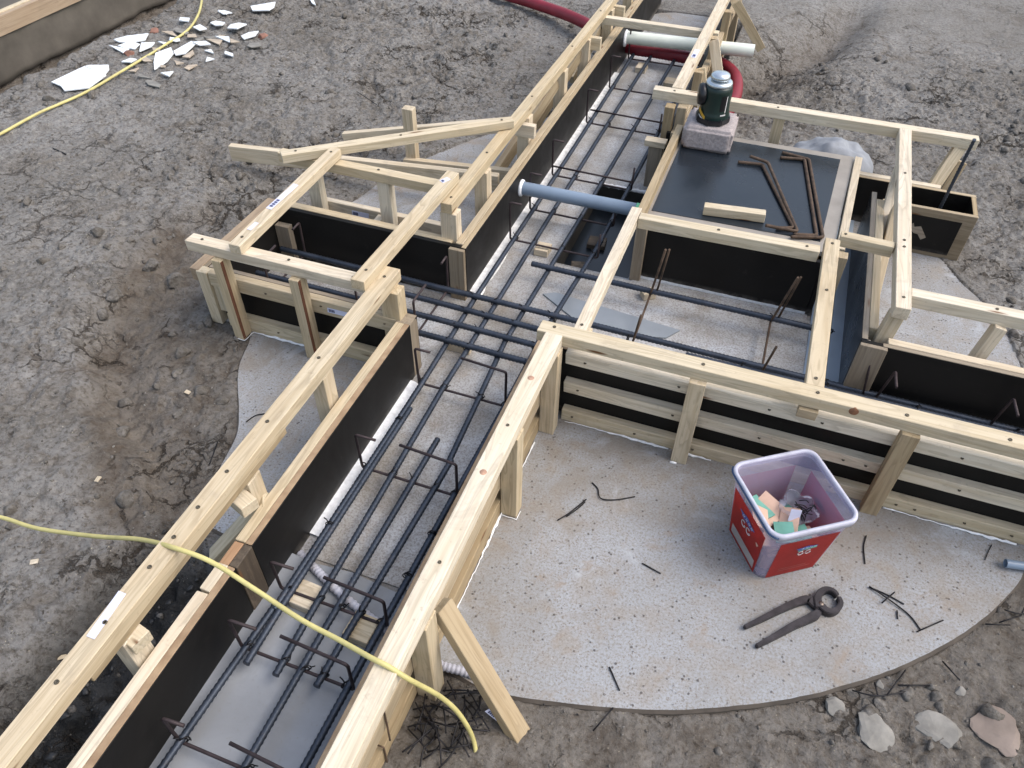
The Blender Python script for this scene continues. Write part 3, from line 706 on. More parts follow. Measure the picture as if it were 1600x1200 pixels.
# ---- platform
T = thing('formwork_box', 'closed box form topped by the dark shiny platform sheet', 'formwork', (0, 2.8, 0), 'formwork sections')
bm = prism([(-.39, 2.455), (.285, 2.470), (.323, 3.21), (-.39, 3.20)], .232, .25)
top_ = obj('top_sheet', bm, simple('bare_sheet_edge', (.27, .245, .215), .6, 0, .22, 5), T)
obj('film_face', prism([(-.362, 2.515), (.240, 2.530), (.270, 3.165), (-.362, 3.165)], .2502, .2522), FILMP, top_)
bx('plywood_panel', -.372, .262, 2.43, 2.448, 0, .2315, FILM, T); bx('plywood_panel', -.390, -.3725, 2.43, 3.19, 0, .2315, FILM, T)
bx('plywood_panel', .2625, .280, 2.43, 3.19, 0, .2315, FILM, T); bx('plywood_panel', -.372, .262, 3.17, 3.188, 0, .2315, FILM, T)
bx('corner_stud', -.392, -.352, 2.408, 2.4295, 0, .25, PLYG, T)
bx('edge_batten', -.40, -.372, 2.41, 3.13, .2505, .300, PINE2, T)
beam('edge_batten', (.308, 2.49, .264), (.338, 3.19, .264), .028, .045, PINE, T)
bx('green_wedge', -.412, -.4005, 2.44, 2.47, .25, .30, simple('green_paint', (.05, .2, .12), .6), T)

# ---- right corridor panel
T = thing('trench_formwork', 'form side along the blue grey corridor with a pale top batten', 'formwork', (.42, 2.5, 0), 'formwork sections')
bx('plywood_panel', .400, .418, 2.042, 2.95, 0, .25, FILMP, T); bx('panel_edge_strip', .4003, .4177, 2.042, 2.95, .2504, .252, PLYG, T)
bx('waler', .4185, .446, 2.10, 2.90, .205, .253, PINE, T)
bx('plywood_panel', .400, 1.7, 2.022, 2.040, 0, .25, FILM, T); bx('panel_edge_strip', .462, 1.7, 2.0224, 2.0396, .2504, .252, PLYG, T)
bx('corner_stud', .398, .475, 2.006, 2.0215, 0, .252, PLYG, T)
bx('waler', .475, 1.7, 2.0405, 2.068, .205, .254, PINE, T)
r = beam('rail', (.478, 2.065, .372), (.478, 3.272, .372), .045, .042, PINE, T)
screws(r, [(.478, y, .372) for y in (2.12, 2.44, 2.40, 2.9)])
beam('post', (.44, 2.062, .02), (.475, 2.098, .33), .045, .035, PINE, T, up=(0, 1, 0), top=False)
beam('brace', (.468, 3.02, .32), (.446, 2.60, .12), .03, .045, PINE, T, top=False)
beam('brace', (.478, 2.80, .27), (.462, 2.34, .03), .03, .06, PINE2, T, top=False)
r = beam('rail', (.503, 2.168, .366), (1.7, 2.168, .366), .042, .042, PINEW, T); screws(r, [(.74, 2.168, .366)])
beam('post', (.715, 2.10, .02), (.765, 2.15, .325), .034, .045, PINE, T, up=(0, 1, 0), top=False); bx('post', 1.3, 1.345, 2.15, 2.19, 0, .324, PINE, T)

# ---- far right box
T = thing('formwork_box', 'narrow box form at the far right with a peeled patch on its dark face', 'formwork', (.6, 3.05, 0), 'formwork sections')
fr = bx('plywood_panel', .455, .800, 2.992, 3.010, .0, .198, PLYG, T)
obj('film_face', prism([(.50, 0), (.755, 0), (.755, .150), (.50, .150)], 0, .0015), FILM, fr, Matrix(((1, 0, 0, 0), (0, 0, -1, 2.9918), (0, 1, 0, .018), (0, 0, 0, 1))))
pp = [(.575, .092), (.592, .115), (.600, .098), (.622, .106), (.655, .062), (.640, .048), (.622, .070), (.605, .072), (.59, .085)]
obj('peeled_patch', prism(pp, 0, .001), PLYG, fr, Matrix(((1, 0, 0, 0), (0, 0, -1, 2.9895), (0, 1, 0, .018), (0, 0, 0, 1))))
bx('plywood_panel', .33, .800, 3.150, 3.168, .0, .198, FILM, T); bx('plywood_panel', .782, .800, 3.0105, 3.1495, .0, .198, FILM, T)
bx('panel_edge_strip', .33, .800, 3.1504, 3.1676, .1983, .200, PINE2, T); bx('panel_edge_strip', .7824, .7996, 3.011, 3.149, .1983, .200, PINE2, T); bx('panel_edge_strip', .455, .800, 2.9924, 3.0096, .1983, .200, PINE2, T)
bx('waler', .33, .67, 3.1685, 3.196, .155, .202, PINE, T)
r = beam('rail', (-.545, 3.295, .368), (.752, 3.300, .368), .045, .042, PINEW, T); screws(r, [(-.455, 3.29, .368), (-.02, 3.29, .368)])
bx('post', -.025, .02, 3.28, 3.32, -.02, .326, PINE, T); beam('post', (.635, 3.19, .14), (.70, 3.30, .326), .045, .032, PINE, T, up=(0, 1, 0), top=False)
beam('brace', (.73, 3.31, .26), (.68, 3.24, .03), .035, .045, PINE2, T, up=(0, 1, 0), top=False)

# ---- far right form of the trench (UR)
T = thing('trench_formwork', 'far right form side of the trench next to the red hose', 'formwork', (-.44, 4.0, 0), 'formwork sections')
bx('plywood_panel', -.449, -.431, 3.20, 5.4, 0, .222, FILM, T); bx('waler', -.4305, -.40, 3.2, 5.4, .172, .224, PINE2, T)
bx('corner_stud', -.50, -.44, 3.10, 3.125, 0, .198, PLYG, T); bx('shelf_batten', -.52, -.43, 3.09, 3.135, .199, .225, PINE, T)
r = beam('rail', (-.450, 3.325, .369), (-.438, 5.4, .369), .048, .042, PINE, T)
sticker(r, (-.447, 3.72, .3692), 1.55, .10, .024)
for x, y in ((-.475, 3.215), (-.425, 3.23), (-.425, 3.62), (-.425, 4.05), (-.425, 4.45), (-.42, 4.9)): bx('post', x, x+.04, y, y+.045, -.02, .326, PINE2, T)
beam('brace', (-.405, 3.66, .33), (-.315, 3.60, .06), .045, .028, PINE, T, up=(0, -1, .5), top=False)
beam('brace', (-.405, 4.02, .33), (-.265, 3.90, -.01), .05, .03, PINE, T, up=(0, -1, .5), top=False)
beam('brace', (-.40, 4.70, .31), (-.215, 4.86, .02), .05, .05, PINE, T, up=(0, -1, .4), top=False)

# ---- sheets on the floor
tag(obj('corridor_sheet', prism([(.285, 2.05), (.399, 2.05), (.399, 3.14), (.285, 3.14)], .0045, .009), BLUSH), 'smooth blue grey sheet lining the narrow corridor floor', 'sheet')
tag(obj('loose_sheet', prism([at(848, 462)[:2], at(868, 460)[:2], at(1062, 519)[:2], at(1040, 531)[:2], at(1000, 528)[:2], at(905, 508)[:2]], .0045, .010), GREYSH), 'pointed grey sheet lying on the wet floor of the basin', 'sheet')
# pale slurry lump
bm = bmesh.new(); bmesh.ops.create_icosphere(bm, subdivisions=5, radius=1)
for v in bm.verts:
    p = v.co.copy(); nse = fbm(np.array([p.x*2.2+9]), np.array([p.y*2.2+p.z]), 4)[0]
    v.co = Vector((p.x*.20*(1+.10*nse), p.y*.19*(1+.10*nse), max(-.03, p.z*.17*(1+.22*nse))))
tag(obj('slurry_lump', bm, DOMEC, None, Matrix.Translation((.255, 3.50, 0)), smooth=True), 'rounded pale grey concrete lump behind the black platform', 'concrete lump')

# ---- white strip along the trench edge
def strip(name, label, pts, w, z0, z1, mat=SEAL):
    bm = bmesh.new(); L = crom([(x, y, 0) for x, y in pts], 14); a = []; n = len(L)
    for i, p in enumerate(L):
        j = .0025*fbm(np.array([p.y*30]), np.array([1.3]), 3)[0]*2; ww = w*(.8+.5*abs(fbm(np.array([p.y*9]), np.array([4.3]), 3)[0]))
        a.append([bm.verts.new((p.x-.0, p.y, z0)), bm.verts.new((p.x, p.y, z1)), bm.verts.new((p.x+ww*.6+j, p.y, z1*.8+j)), bm.verts.new((p.x+ww+j, p.y, z0))])
    for i in range(n-1):
        for k in range(3): bm.faces.new((a[i][k], a[i][k+1], a[i+1][k+1], a[i+1][k]))
    bmesh.ops.recalc_face_normals(bm, faces=bm.faces[:])
    return tag(obj(name, bm, mat), label, 'foam strip', 'white strips along the trench wall')
SEALG = simple('dusty_sealant', (.74, .735, .72), .8, 0, .28, 40, .8)
strip('foam_strip', 'white foam strip at the foot of the near left form', [(-.9275, .96), (-.9275, 1.3), (-.9275, 1.60)], .036, .004, .016)
strip('foam_strip', 'crumbly pale strip at the foot of the far left form', [(-.924, 2.10), (-.924, 2.7), (-.924, 3.3), (-.924, 4.2)], .044, .004, .024, SEALG)
o = strip('foam_strip', 'ragged white rim along the basin wall under the platform', [(0, 0), (0, .3), (0, .62)], .012, .001, .012)
o.matrix_basis = Matrix.Translation((.26, 2.428, .004)) @ Matrix.Rotation(math.pi/2, 4, 'Z')
# white rim round the pit
bm = bmesh.new()
tube_bm([Vector((PIT[0]-.01+i*(.30/26), PIT[3]+.008+random.uniform(-.004, .004), .004)) for i in range(27)], lambda i: .006+.004*abs(math.sin(i*.9)), 6, bm)
tag(obj('pit_rim', bm, SEAL, None), 'white crumbling rim at the far side of the dark pit', 'mortar rim')

# ================================================================ reinforcement
T = thing('rebar_cage', 'long bars and stirrups running up the main trench', 'rebar cage', (-.75, 2.2, .05), 'reinforcement')
Rb = .0094
zb_ = lambda y: .053+.026*max(0, min(1, (1.55-y)/.85))
def bar(x0, y0, x1, y1, parent=T):
    """a bar following the floor level, slightly bowed"""
    ys = [y0]+[v for v in (.70, 1.55) if y0 < v < y1]+[y1]
    pts = [Vector((x0+(x1-x0)*(v-y0)/(y1-y0), v, zb_(v))) for v in ys]
    L = sum((q-p).length for p, q in zip(pts, pts[1:])); P_ = []
    ph = random.random()*6
    for p, q in zip(pts, pts[1:]):
        n = max(2, int((q-p).length/.0045)); P_ += [p.lerp(q, i/n) for i in range(n)]
    P_.append(pts[-1]); P_ = [p+Vector((math.sin(p.y*2.1+ph)*.0025, 0, 0)) for p in P_]
    return tube('rebar', P_, rib_r, REBAR, parent, 8)
def rib_r(i):
    return lambda th: Rb-.0004+.0010*math.sin(i*2*math.pi/3.0+(1.2 if math.sin(th) > 0 else 0))+(.0012 if abs(math.sin(th)) < .18 else 0)
bar(-.905, -.5, -.862, .72); bar(-.862, .70, -.872, 2.0); bar(-.872, 1.98, -.870, 4.40); bar(-.843, .56, -.852, 1.45)
bar(-.764, .560, -.800, 1.60); bar(-.798, 1.58, -.774, 4.42)
bar(-.708, -.5, -.723, 1.36)
bar(-.664, .570, -.652, 1.30); bar(-.652, 1.29, -.688, 1.85); bar(-.688, 1.84, -.636, 4.42)
bar(-.614, -.5, -.592, 1.20); bar(-.590, 1.20, -.583, 1.86); bar(-.583, 1.85, -.545, 2.55)
bar(-.550, 2.50, -.520, 4.42)
def tie(parent, x, y, z, ang):
    """a twisted wire knot round a crossing"""
    bm = bmesh.new(); r = .0100
    L = [Vector((x+r*math.cos(t)*math.cos(ang), y+r*math.cos(t)*math.sin(ang), z+r*1.1*math.sin(t))) for t in [i*2*math.pi/10 for i in range(11)]]
    tube_bm(L, .0017, 5, bm)
    L = [v+Vector((.003, .004, .001)) for v in L]; tube_bm(L, .0016, 5, bm)
    a = random.uniform(0, 6.28); p = Vector((x, y, z+r*1.1)); tube_bm([p, p+Vector((math.cos(a)*.005, math.sin(a)*.005, .008)), p+Vector((math.cos(a)*.014, math.sin(a)*.012, .012))], .0017, 5, bm)
    p = L[0]; tube_bm([p, p+Vector((math.cos(a+2)*.010, math.sin(a+2)*.008, .004))], .0015, 5, bm)
    obj('tie_wire', bm, WIRE, parent)
def stirrup(parent, y, xl, xr, top, hl=.06, hr=.17, z=.043, lean=0, mat=STIR):
    pts = [(xl+hl, y+.004, top-.004), (xl, y, top), (xl+.003, y+lean, z), (xr-.003, y+lean, z), (xr, y, top), (xr-hr, y+.006, top+.004)]
    return tube('stirrup', bend(pts, .010), .0042, mat, parent, 7)
for y, tp, hl, hr in ((.365, .175, .05, .13), (.597, .180, .07, .17), (.765, .17, .06, .16), (1.192, .180, .06, .17), (1.575, .178, .05, .15)):
    stirrup(T, y, -.886, -.583 if y > .5 else -.595, tp+.012, hl, hr, z=zb_(y)-.012)
    xs = {.365: (-.876, -.712, -.608), .597: (-.862, -.765, -.713, -.663, -.606), .765: (-.856, -.771, -.716, -.661, -.602), 1.192: (-.866, -.788, -.722, -.655, -.592), 1.575: (-.875, -.799, -.670, -.586)}[y]
    for x in xs: tie(T, x+random.uniform(-.003, .003), y, zb_(y)-.003, random.uniform(.3, 1.2))
for y in (2.443, 2.68, 2.98, 3.52, 3.95, 4.36):
    tube('stirrup', bend([(-.845, y+.004, .207), (-.893, y, .21), (-.890, y, .043), (-.530, y, .043), (-.528, y, .150)], .010), .0042, STIR, T, 7)
    for x in (-.871, -.796+.0084*(y-1.6)*.9, -.688+.020*(y-1.84), -.550+.016*(y-2.5)): tie(T, x, y, .050, random.uniform(.3, 1.2))
for y in (3.02, 3.62): tube('cross_bar', [(-.90, y, .064), (-.53, y-.01, .064)], .0042, STIR, T, 7)
for x, y in ((-.864, 1.39), (-.862, .97), (-.595, 1.04), (-.600, .90)): tie(T, x, y, zb_(y)+.002, .1)
T = thing('rebar_cage', 'crossing bars running left to right through the branch box and along the striped wall', 'rebar cage', (-.6, 1.9, .07), 'reinforcement')
Zx = .0705
ribbed('rebar', (-1.68, 2.030, Zx), (1.6, 1.995, Zx), Rb, T); ribbed('rebar', (-1.66, 1.955, Zx), (-.545, 1.930, Zx), Rb, T)
ribbed('rebar', (-1.68, 1.866, Zx), (-.545, 1.848, Zx), Rb, T); ribbed('rebar', (-.972, 1.767, Zx), (-.555, 1.764, Zx), Rb, T)
ribbed('rebar', (-.1, 1.978, Zx+.003), (1.6, 1.975, Zx+.003), Rb, T)
ribbed('rebar', (-.745, 2.283, Zx), (.34, 2.272, Zx), Rb, T)
for y, x0 in ((2.02, 0), (1.937, 0), (1.854, 0), (1.765, 0)):
    for x in (-.874, -.797, -.687, -.583): tie(T, x, y, .063, random.uniform(0, 3))
for x in (-.56, .08, .35, .62, -.30, .9): tie(T, x, 1.985, .075, 1.5)
def stirrup_x(parent, x, y0, y1, top, h0=.09, h1=.05, mat=STIR):
    pts = [(x+.004, y0+h0, top+.005), (x, y0, top), (x, y0+.003, .060), (x, y1-.003, .060), (x, y1, top), (x+.002, y1-h1, top)]
    return tube('stirrup', bend(pts, .010), .0042, mat, parent, 7)
stirrup_x(T, -.982, 1.768, 2.040, .205); stirrup_x(T, -1.22, 1.80, 2.045, .20, .08); stirrup_x(T, -1.58, 1.80, 2.045, .20, .08)
for x in (-.27, .16): 
    tube('stirrup', bend([(x+.02, 2.20, .31), (x-.015, 2.275, .055), (x-.012, 2.0, .055), (x+.005, 1.97, .20)], .01), .0042, RUST, T, 7)
    tube('stirrup', bend([(x+.03, 2.22, .30), (x+.005, 2.285, .06)], .01), .0038, RUST, T, 7)
    tie(T, x-.012, 2.275, .068, .4)
tube('cross_bar', bend([(.342, 2.66, .06), (.342, 1.96, .06)], .01), .0048, STIR, T, 7)
tie(T, .342, 2.285, .06, .5); tie(T, .338, 2.01, .066, .9)
tube('cross_bar', bend([(.50, 2.0, .06), (.515, 1.985, .20), (.515, 1.90, .21)], .01), .0042, STIR, T, 7); tube('cross_bar', bend([(.83, 2.0, .06), (.84, 1.985, .20), (.84, 1.90, .21)], .01), .0042, STIR, T, 7)
tube('cross_bar', [(.46, 1.99, .075), (.44, 2.018, .23)], .0036, STIR, T, 6)
# leaning bar in the far right box
ribbed('x', (.668, 3.08, .02), (.668, 2.98, .50), .0062, None)
o = bpy.data.objects['x']; o.name = 'rebar'; tag(o, 'lone dark bar leaning out of the narrow box form', 'rebar')
# spacer blocks
def block(x, y, a, L, Wd, Hh_, label, z=.004, mat=PINE):
    c = Vector((math.cos(a), math.sin(a), 0))*L/2
    b = beam('spacer_block', Vector((x, y, z+Hh_))-c, Vector((x, y, z+Hh_))+c, Wd, Hh_, mat, None)
    tag(b, label, 'spacer block', 'wood spacer blocks under the bars')
block(-.816, .772, -.05, .062, .068, .030, 'striped wood spacer under the left bar near the conduit', .034)
block(-.645, .742, -.05, .068, .068, .030, 'striped wood spacer at the foot of the right bars, near conduit', .034)
block(-.84, 1.805, 0, .085, .03, .030, 'wood spacer at the rebar crossing')
block(-.757, 2.455, 0, .055, .06, .030, 'wood spacer beside the dark pit'); block(-.30, 2.325, .6, .05, .04, .03, 'wood spacer under the bar at the basin wall')
block(-.80, 4.32, 0, .055, .08, .03, 'left wood spacer below the cream pipe'); block(-.61, 4.18, 0, .055, .08, .03, 'right wood spacer below the cream pipe')
block(-.60, 2.72, .1, .075, .07, .02, 'dim block at the bottom of the dark pit, far end', -.091, PLYD); block(-.62, 2.52, .25, .065, .07, .02, 'dim block at the bottom of the dark pit, near end', -.091, PLYD)

# bent bars lying on the platform
def bent(label, pts, r=.0060):
    o = ribbed2(bend(pts, .012, 5), r); tag(o, label, 'bent bar', 'rusty bent bars on the platform')
def ribbed2(path, r):
    P = []
    for a, b in zip(path, path[1:]):
        n = max(1, int((Vector(b)-Vector(a)).length/.006))
        P += [Vector(a).lerp(Vector(b), i/n) for i in range(n)]
    P.append(Vector(path[-1])); c = P[0].copy()
    return obj('bent_bar', tube_bm([p-c for p in P], lambda i: r+.0007*(i % 2), 8), RUST, None, Matrix.Translation(c))
zb = .2595
def A2(px, py, z=zb): v = at(px, py, z); return (v.x, v.y, v.z)
bent('leftmost rusty bent bar, its top hook pointing left', [A2(1153, 253), A2(1191, 257), A2(1240, 356), A2(1214, 356)])
bent('rusty bent bar crossing just right of the leftmost one', [A2(1172, 244, zb+.013), A2(1200, 254, zb+.013), A2(1246, 362, zb+.002), A2(1196, 352, zb+.013)])
bent('third rusty bent bar with ribbed top hook', [A2(1219, 246), A2(1257, 249), A2(1276, 368), A2(1240, 366)])
bent('rightmost rusty bent bar on the platform', [A2(1222, 238, zb+.0), A2(1264, 249, zb+.0), A2(1286, 371, zb+.0), A2(1236, 370, zb+.0)])
v0, v1 = at(1101, 322, .286), at(1197, 333, .286)
tag(beam('timber_offcut', (-.182, 2.565, .288), (.036, 2.592, .288), .036, .034, PINEW, None), 'pale squared offcut on the front edge of the black platform', 'offcut')

# ================================================================ pipes, hose, cables
T = None
def pipe(name, p0, p1, r, mat, label, cat, end=True):
    p0, p1 = Vector(p0), Vector(p1); bm = bmesh.new(); d = (p1-p0).normalized()
    tube_bm([p0, p0.lerp(p1, .5), p1], r, 32, bm, caps=False)
    tube_bm([p1, p0.lerp(p1, .5), p0], r*.88, 32, bm, caps=False)
    for e, q in ((0, p0), (1, p1)):
        a = (p1-p0).orthogonal().normalized(); b = d.cross(a)
        ro = [bm.verts.new(q+(a*math.cos(t)+b*math.sin(t))*r) for t in [2*math.pi*k/32 for k in range(32)]]
        ri = [bm.verts.new(q+(a*math.cos(t)+b*math.sin(t))*r*.88) for t in [2*math.pi*k/32 for k in range(32)]]
        for k in range(32): bm.faces.new((ro[k], ro[(k+1) % 32], ri[(k+1) % 32], ri[k]))
    for f in bm.faces: f.smooth = True
    return tag(obj(name, bm, mat), label, cat)
pp_ = pipe('drain_pipe', (-.945, 2.655, .150), (-.383, 2.660, .150), .027, PVC, 'grey blue plastic pipe across the trench at the platform', 'pipe')
obj('sealant_ring', lathe([(.027, 0), (.035, .002), (.034, .010), (.028, .014)], 28), SEAL, pp_, Matrix.Translation((-.926, 2.655, .150)) @ Matrix.Rotation(math.pi/2, 4, 'Y'))
pp_ = pipe('drain_pipe', (-.985, 4.37, .150), (-.225, 4.44, .150), .034, PVCW, 'cream plastic pipe across the far end of the trench', 'pipe')
obj('sealant_ring', lathe([(.034, 0), (.045, .002), (.043, .010), (.035, .016)], 28), SEAL, pp_, Matrix.Translation((-.926, 4.375, .145)) @ Matrix.Rotation(math.pi/2, 4, 'Y'))
H0 = crom([at(700, -34, .05), at(790, -8, .05), at(845, 9, .05), at(890, 25, .06), at(925, 42, .06), at(950, 58, .065), at(985, 75, .07), at(1030, 82, .07), at(1085, 92, .07), at(1125, 99, .065), at(1147, 118, .06), at(1150, 142, .055), at(1141, 166, .05), at(1126, 190, .045)], 44)
c0 = H0[0].copy(); Hs = [H0[0]]
for p in H0[1:]:
    if (p-Hs[-1]).length > .0075: Hs.append(p)
tag(obj('hose', tube_bm([p-c0 for p in Hs], lambda i: .0345 if i % 2 else .032, 20), HOSE, None, Matrix.Translation(c0)), 'thick ribbed dark red hose curling past the green laser level', 'hose')
def conduit(label, pts, r=.0115):
    L = crom(pts, 30); Q = [L[0]]
    for p in L[1:]:
        if (p-Q[-1]).length > .0024: Q.append(p)
    c = Q[0].copy()
    tag(obj('conduit', tube_bm([p-c for p in Q], lambda i: r if i % 4 < 2 else r*.84, 14), COND, None, Matrix.Translation(c)), label, 'conduit')
conduit('pale ribbed conduit crossing the trench floor by the striped spacers', [(-.918, .895, .012), (-.885, .878, .018), (-.83, .848, .043), (-.735, .808, .046), (-.63, .775, .046), (-.535, .750, .045), (-.50, .745, .03), (-.44, .742, .012), (-.36, .750, .006), (-.29, .745, -.01)])
tag(tube('power_cable', crom([at(-60, 800, .12), at(0, 808, .145), at(60, 826, .18), at(150, 838, .25), at(220, 843, .33), at(272, 856, .380), at(330, 878, .374), at(400, 922, .352), at(470, 968, .346), at(530, 1000, .356), at(578, 1027, .379), at(604, 1040, .379), at(640, 1062, .345), at(690, 1090, .24), at(722, 1122, .12), at(742, 1165, .01), at(745, 1230, -.03), at(735, 1300, -.03)], 10), .0054, CABLE, None, 10), 'yellow cable draped over both near form rails', 'cable')
pts = []
for px, py in ((-40, 238), (0, 218), (60, 183), (130, 150), (200, 108), (260, 72), (295, 50), (312, 25), (317, 0), (316, -25)):
    v = at(px, py, .02); pts.append((v.x, v.y, gh(v.x, v.y)))
L = crom(pts, 10); HH = [gh(p.x, p.y) for p in L]; L = [Vector((p.x, p.y, sum(HH[max(0, i-9):i+10])/len(HH[max(0, i-9):i+10])+.014)) for i, p in enumerate(L)]
tag(tube('power_cable', L, .0070, CABLE, None, 10), 'yellow cable on the ground past the broken white tiles', 'cable')
pp_ = pipe('blue_grey_pipe', at(1571, 880, .02), at(1640, 890, .02), .012, PVC, 'small grey pipe end poking in at the right edge of the slab', 'pipe')

# ================================================================ objects
# paver and laser level
bm = bmesh.new(); bmesh.ops.create_cube(bm, size=1)
for v in bm.verts: v.co = Vector((v.co.x*.200, v.co.y*.200, v.co.z*.094))
bmesh.ops.bevel(bm, geom=bm.edges[:], offset=.011, segments=3, affect='EDGES')
bmesh.ops.subdivide_edges(bm, edges=[e for e in bm.edges if e.calc_length() > .05], cuts=12, use_grid_fill=True)
for v in bm.verts:
    q = v.co*60; v.co += v.normal*.0014*fbm(np.array([q.x+q.z]), np.array([q.y-q.z*.7]), 3)[0]*2
tag(obj('paving_block', bm, PAVER, None, Matrix.Translation((-.262, 3.125, .2990)) @ Matrix.Rotation(.02, 4, 'Z'), smooth=True), 'square grey paving block on the far left corner of the platform', 'paving block')
LZ = .3462
T = thing('laser_level', 'dark green round laser level with a silver top on the paving block', 'laser level', (-.262, 3.125, LZ))
mwl = Matrix.Translation((-.262, 3.125, LZ)) @ Matrix.Rotation(math.radians(15), 4, 'Z')
pr = [(.060, .0), (.064, .004), (.0645, .030), (.062, .042), (.058, .052), (.058, .128), (.055, .142), (.051, .149), (.0001, .150)]
obj('body', lathe(pr, 40), LGREEN, T, mwl)
obj('base', prism([(.072*math.cos(a), .070*math.sin(a)) for a in [math.pi/8+i*math.pi/4 for i in range(8)]], .001, .028, .004), LBLACK, T, mwl)
obj('glass_collar', lathe([(.0515, .1485), (.053, .154), (.051, .162), (.042, .166), (.0001, .1665)], 36), SILVER, T, mwl)
obj('silver_cap', lathe([(.030, .166), (.031, .171), (.038, .173), (.039, .181), (.035, .190), (.022, .196), (.0001, .198)], 36), SILVER, T, mwl)
bm = lathe([(.0001, -.012), (.034, -.012), (.041, -.006), (.043, .006), (.038, .018), (.0001, .020)], 28)
obj('side_knob', bm, LBLACK, T, mwl @ Matrix.Translation((-.056, -.004, .108)) @ Matrix.Rotation(-math.pi/2, 4, 'Y'))
def curved(r, a0, a1, z0, z1, n=10, skew=0):
    bm = bmesh.new(); lo = []; hi = []
    for i in range(n+1):
        a = a0+(a1-a0)*i/n; zz = skew*i/n
        lo.append(bm.verts.new((r*math.cos(a), r*math.sin(a), z0+zz))); hi.append(bm.verts.new((r*math.cos(a), r*math.sin(a), z1+zz)))
    for i in range(n): bm.faces.new((lo[i], lo[i+1], hi[i+1], hi[i]))
    bmesh.ops.recalc_face_normals(bm, faces=bm.faces[:]); return bm
D = math.radians
obj('ochre_stripe', curved(.0652, D(195), D(232), .050, .066, skew=-.030), LYEL, T, mwl)
obj('small_print', curved(.0654, D(200), D(226), .030, .036, skew=-.012), WHITE, T, mwl)
obj('window', curved(.0585, D(282), D(306), .060, .122), LBLACK, T, mwl)
obj('window_trim', curved(.0587, D(306), D(310), .052, .120), WHITE, T, mwl); obj('window_trim', curved(.0650, D(285), D(306), .044, .050), WHITE, T, mwl)

# tub
CX, CY, AN = .268, 1.380, math.radians(34.7)
def rrect(h, r, n=6):
    out = []
    for cx, cy, a0 in ((h-r, h-r, 0), (-(h-r), h-r, math.pi/2), (-(h-r), -(h-r), math.pi), (h-r, -(h-r), 1.5*math.pi)):
        for i in range(n+1): a = a0+math.pi/2*i/n; out.append((cx+r*math.cos(a), cy+r*math.sin(a)))
    return out
def loft(levels, close=False, smooth=True):
    bm = bmesh.new(); R = [[bm.verts.new((x, y, z)) for x, y in rrect(h, r)] for h, r, z in levels]; n = len(R[0])
    for a, b in zip(R, R[1:]):
        for k in range(n):
            f = bm.faces.new((a[k], a[(k+1) % n], b[(k+1) % n], b[k])); f.smooth = smooth
    return bm, R
mwt = Matrix.Translation((CX, CY, .001)) @ Matrix.Rotation(AN, 4, 'Z')
T = thing('plastic_tub', 'translucent square tub with red card sleeve on the slab', 'tub', (CX, CY, .001)); 
H1 = .236
bm, R = loft([(.091, .028, 0), (.0945, .028, .02), (.1125, .030, H1-.022), (.1145, .030, H1), (.1115, .028, H1), (.1095, .028, H1-.022), (.0915, .026, .02), (.089, .026, .004)])
bm.faces.new(R[0][::-1]); bm.faces.new(R[-1]); obj('tub_body', bm, TUB, T, mwt)
bm, R = loft([(.1152, .031, H1-.020), (.1205, .034, H1-.018), (.122, .034, H1-.004), (.1205, .033, H1+.003), (.113, .029, H1+.003), (.1118, .0285, H1-.004)])
obj('rim', bm, simple('tub_rim', (.44, .44, .52), .5, 0, .15, 30), T, mwt)
def hat(z): return .0945+(.1125-.0945)*(z-.02)/(H1-.042)
def panel(side, z0, z1, u0, u1, off, mat, name, parent=None, du=0):
    """flat panel on one tapered side; u along the side, side 0..3 turns the face"""
    bm = bmesh.new(); vs = []
    for u, z in ((u0, z0), (u1, z0), (u1+du, z1), (u0-du, z1)):
        h = hat(z)+off; vs.append(bm.verts.new((u, -h, z)))
    f = bm.faces.new(vs); bmesh.ops.solidify(bm, geom=[f], thickness=.0006)
    bmesh.ops.recalc_face_normals(bm, faces=bm.faces[:])
    return obj(name, bm, mat, parent or T, mwt @ Matrix.Rotation(side*math.pi/2, 4, 'Z'))
def swirl(side, sc, u0, z0, off, parent):
    """two white rounded letters like GG, a blue emblem above"""
    bm = bmesh.new()
    for k in (0, 1):
        L = [Vector((u0+(k-.5)*.026*sc+.010*sc*math.cos(t), 0, z0+.011*sc*math.sin(t))) for t in [math.radians(60+i*24) for i in range(13)]]
        L.append(L[-1]+Vector((-.006*sc, 0, .0)))
        L = [Vector((p.x, -(hat(p.z)+off+.0006), p.z)) for p in L]; tube_bm(L, .0012*sc, 5, bm)
    obj('white_lettering', bm, WHITE, parent, mwt @ Matrix.Rotation(side*math.pi/2, 4, 'Z'))
    bm = bmesh.new(); vs = []
    for i in range(20):
        a = 2*math.pi*i/20; rr = 1+.16*math.sin(5*a); u = u0+.036*sc*rr*math.cos(a); z = z0+.030*sc+.011*sc*rr*math.sin(a)
        vs.append(bm.verts.new((u, -(hat(z)+off+.0007), z)))
    bm.faces.new(vs); obj('blue_emblem', bm, BLUE, parent, mwt @ Matrix.Rotation(side*math.pi/2, 4, 'Z'))
    bm = bmesh.new()
    for i in range(4):
        a = Vector((u0-.022*sc+i*.0145*sc, 0, z0+.026*sc)); L = [a, a+Vector((.003*sc, 0, .009*sc)), a+Vector((.006*sc, 0, .0)), a+Vector((.009*sc, 0, .008*sc))]
        tube_bm([Vector((p.x, -(hat(p.z)+off+.0012), p.z)) for p in L], .0007*sc, 5, bm)
    obj('emblem_lettering', bm, WHITE, parent, mwt @ Matrix.Rotation(side*math.pi/2, 4, 'Z'))
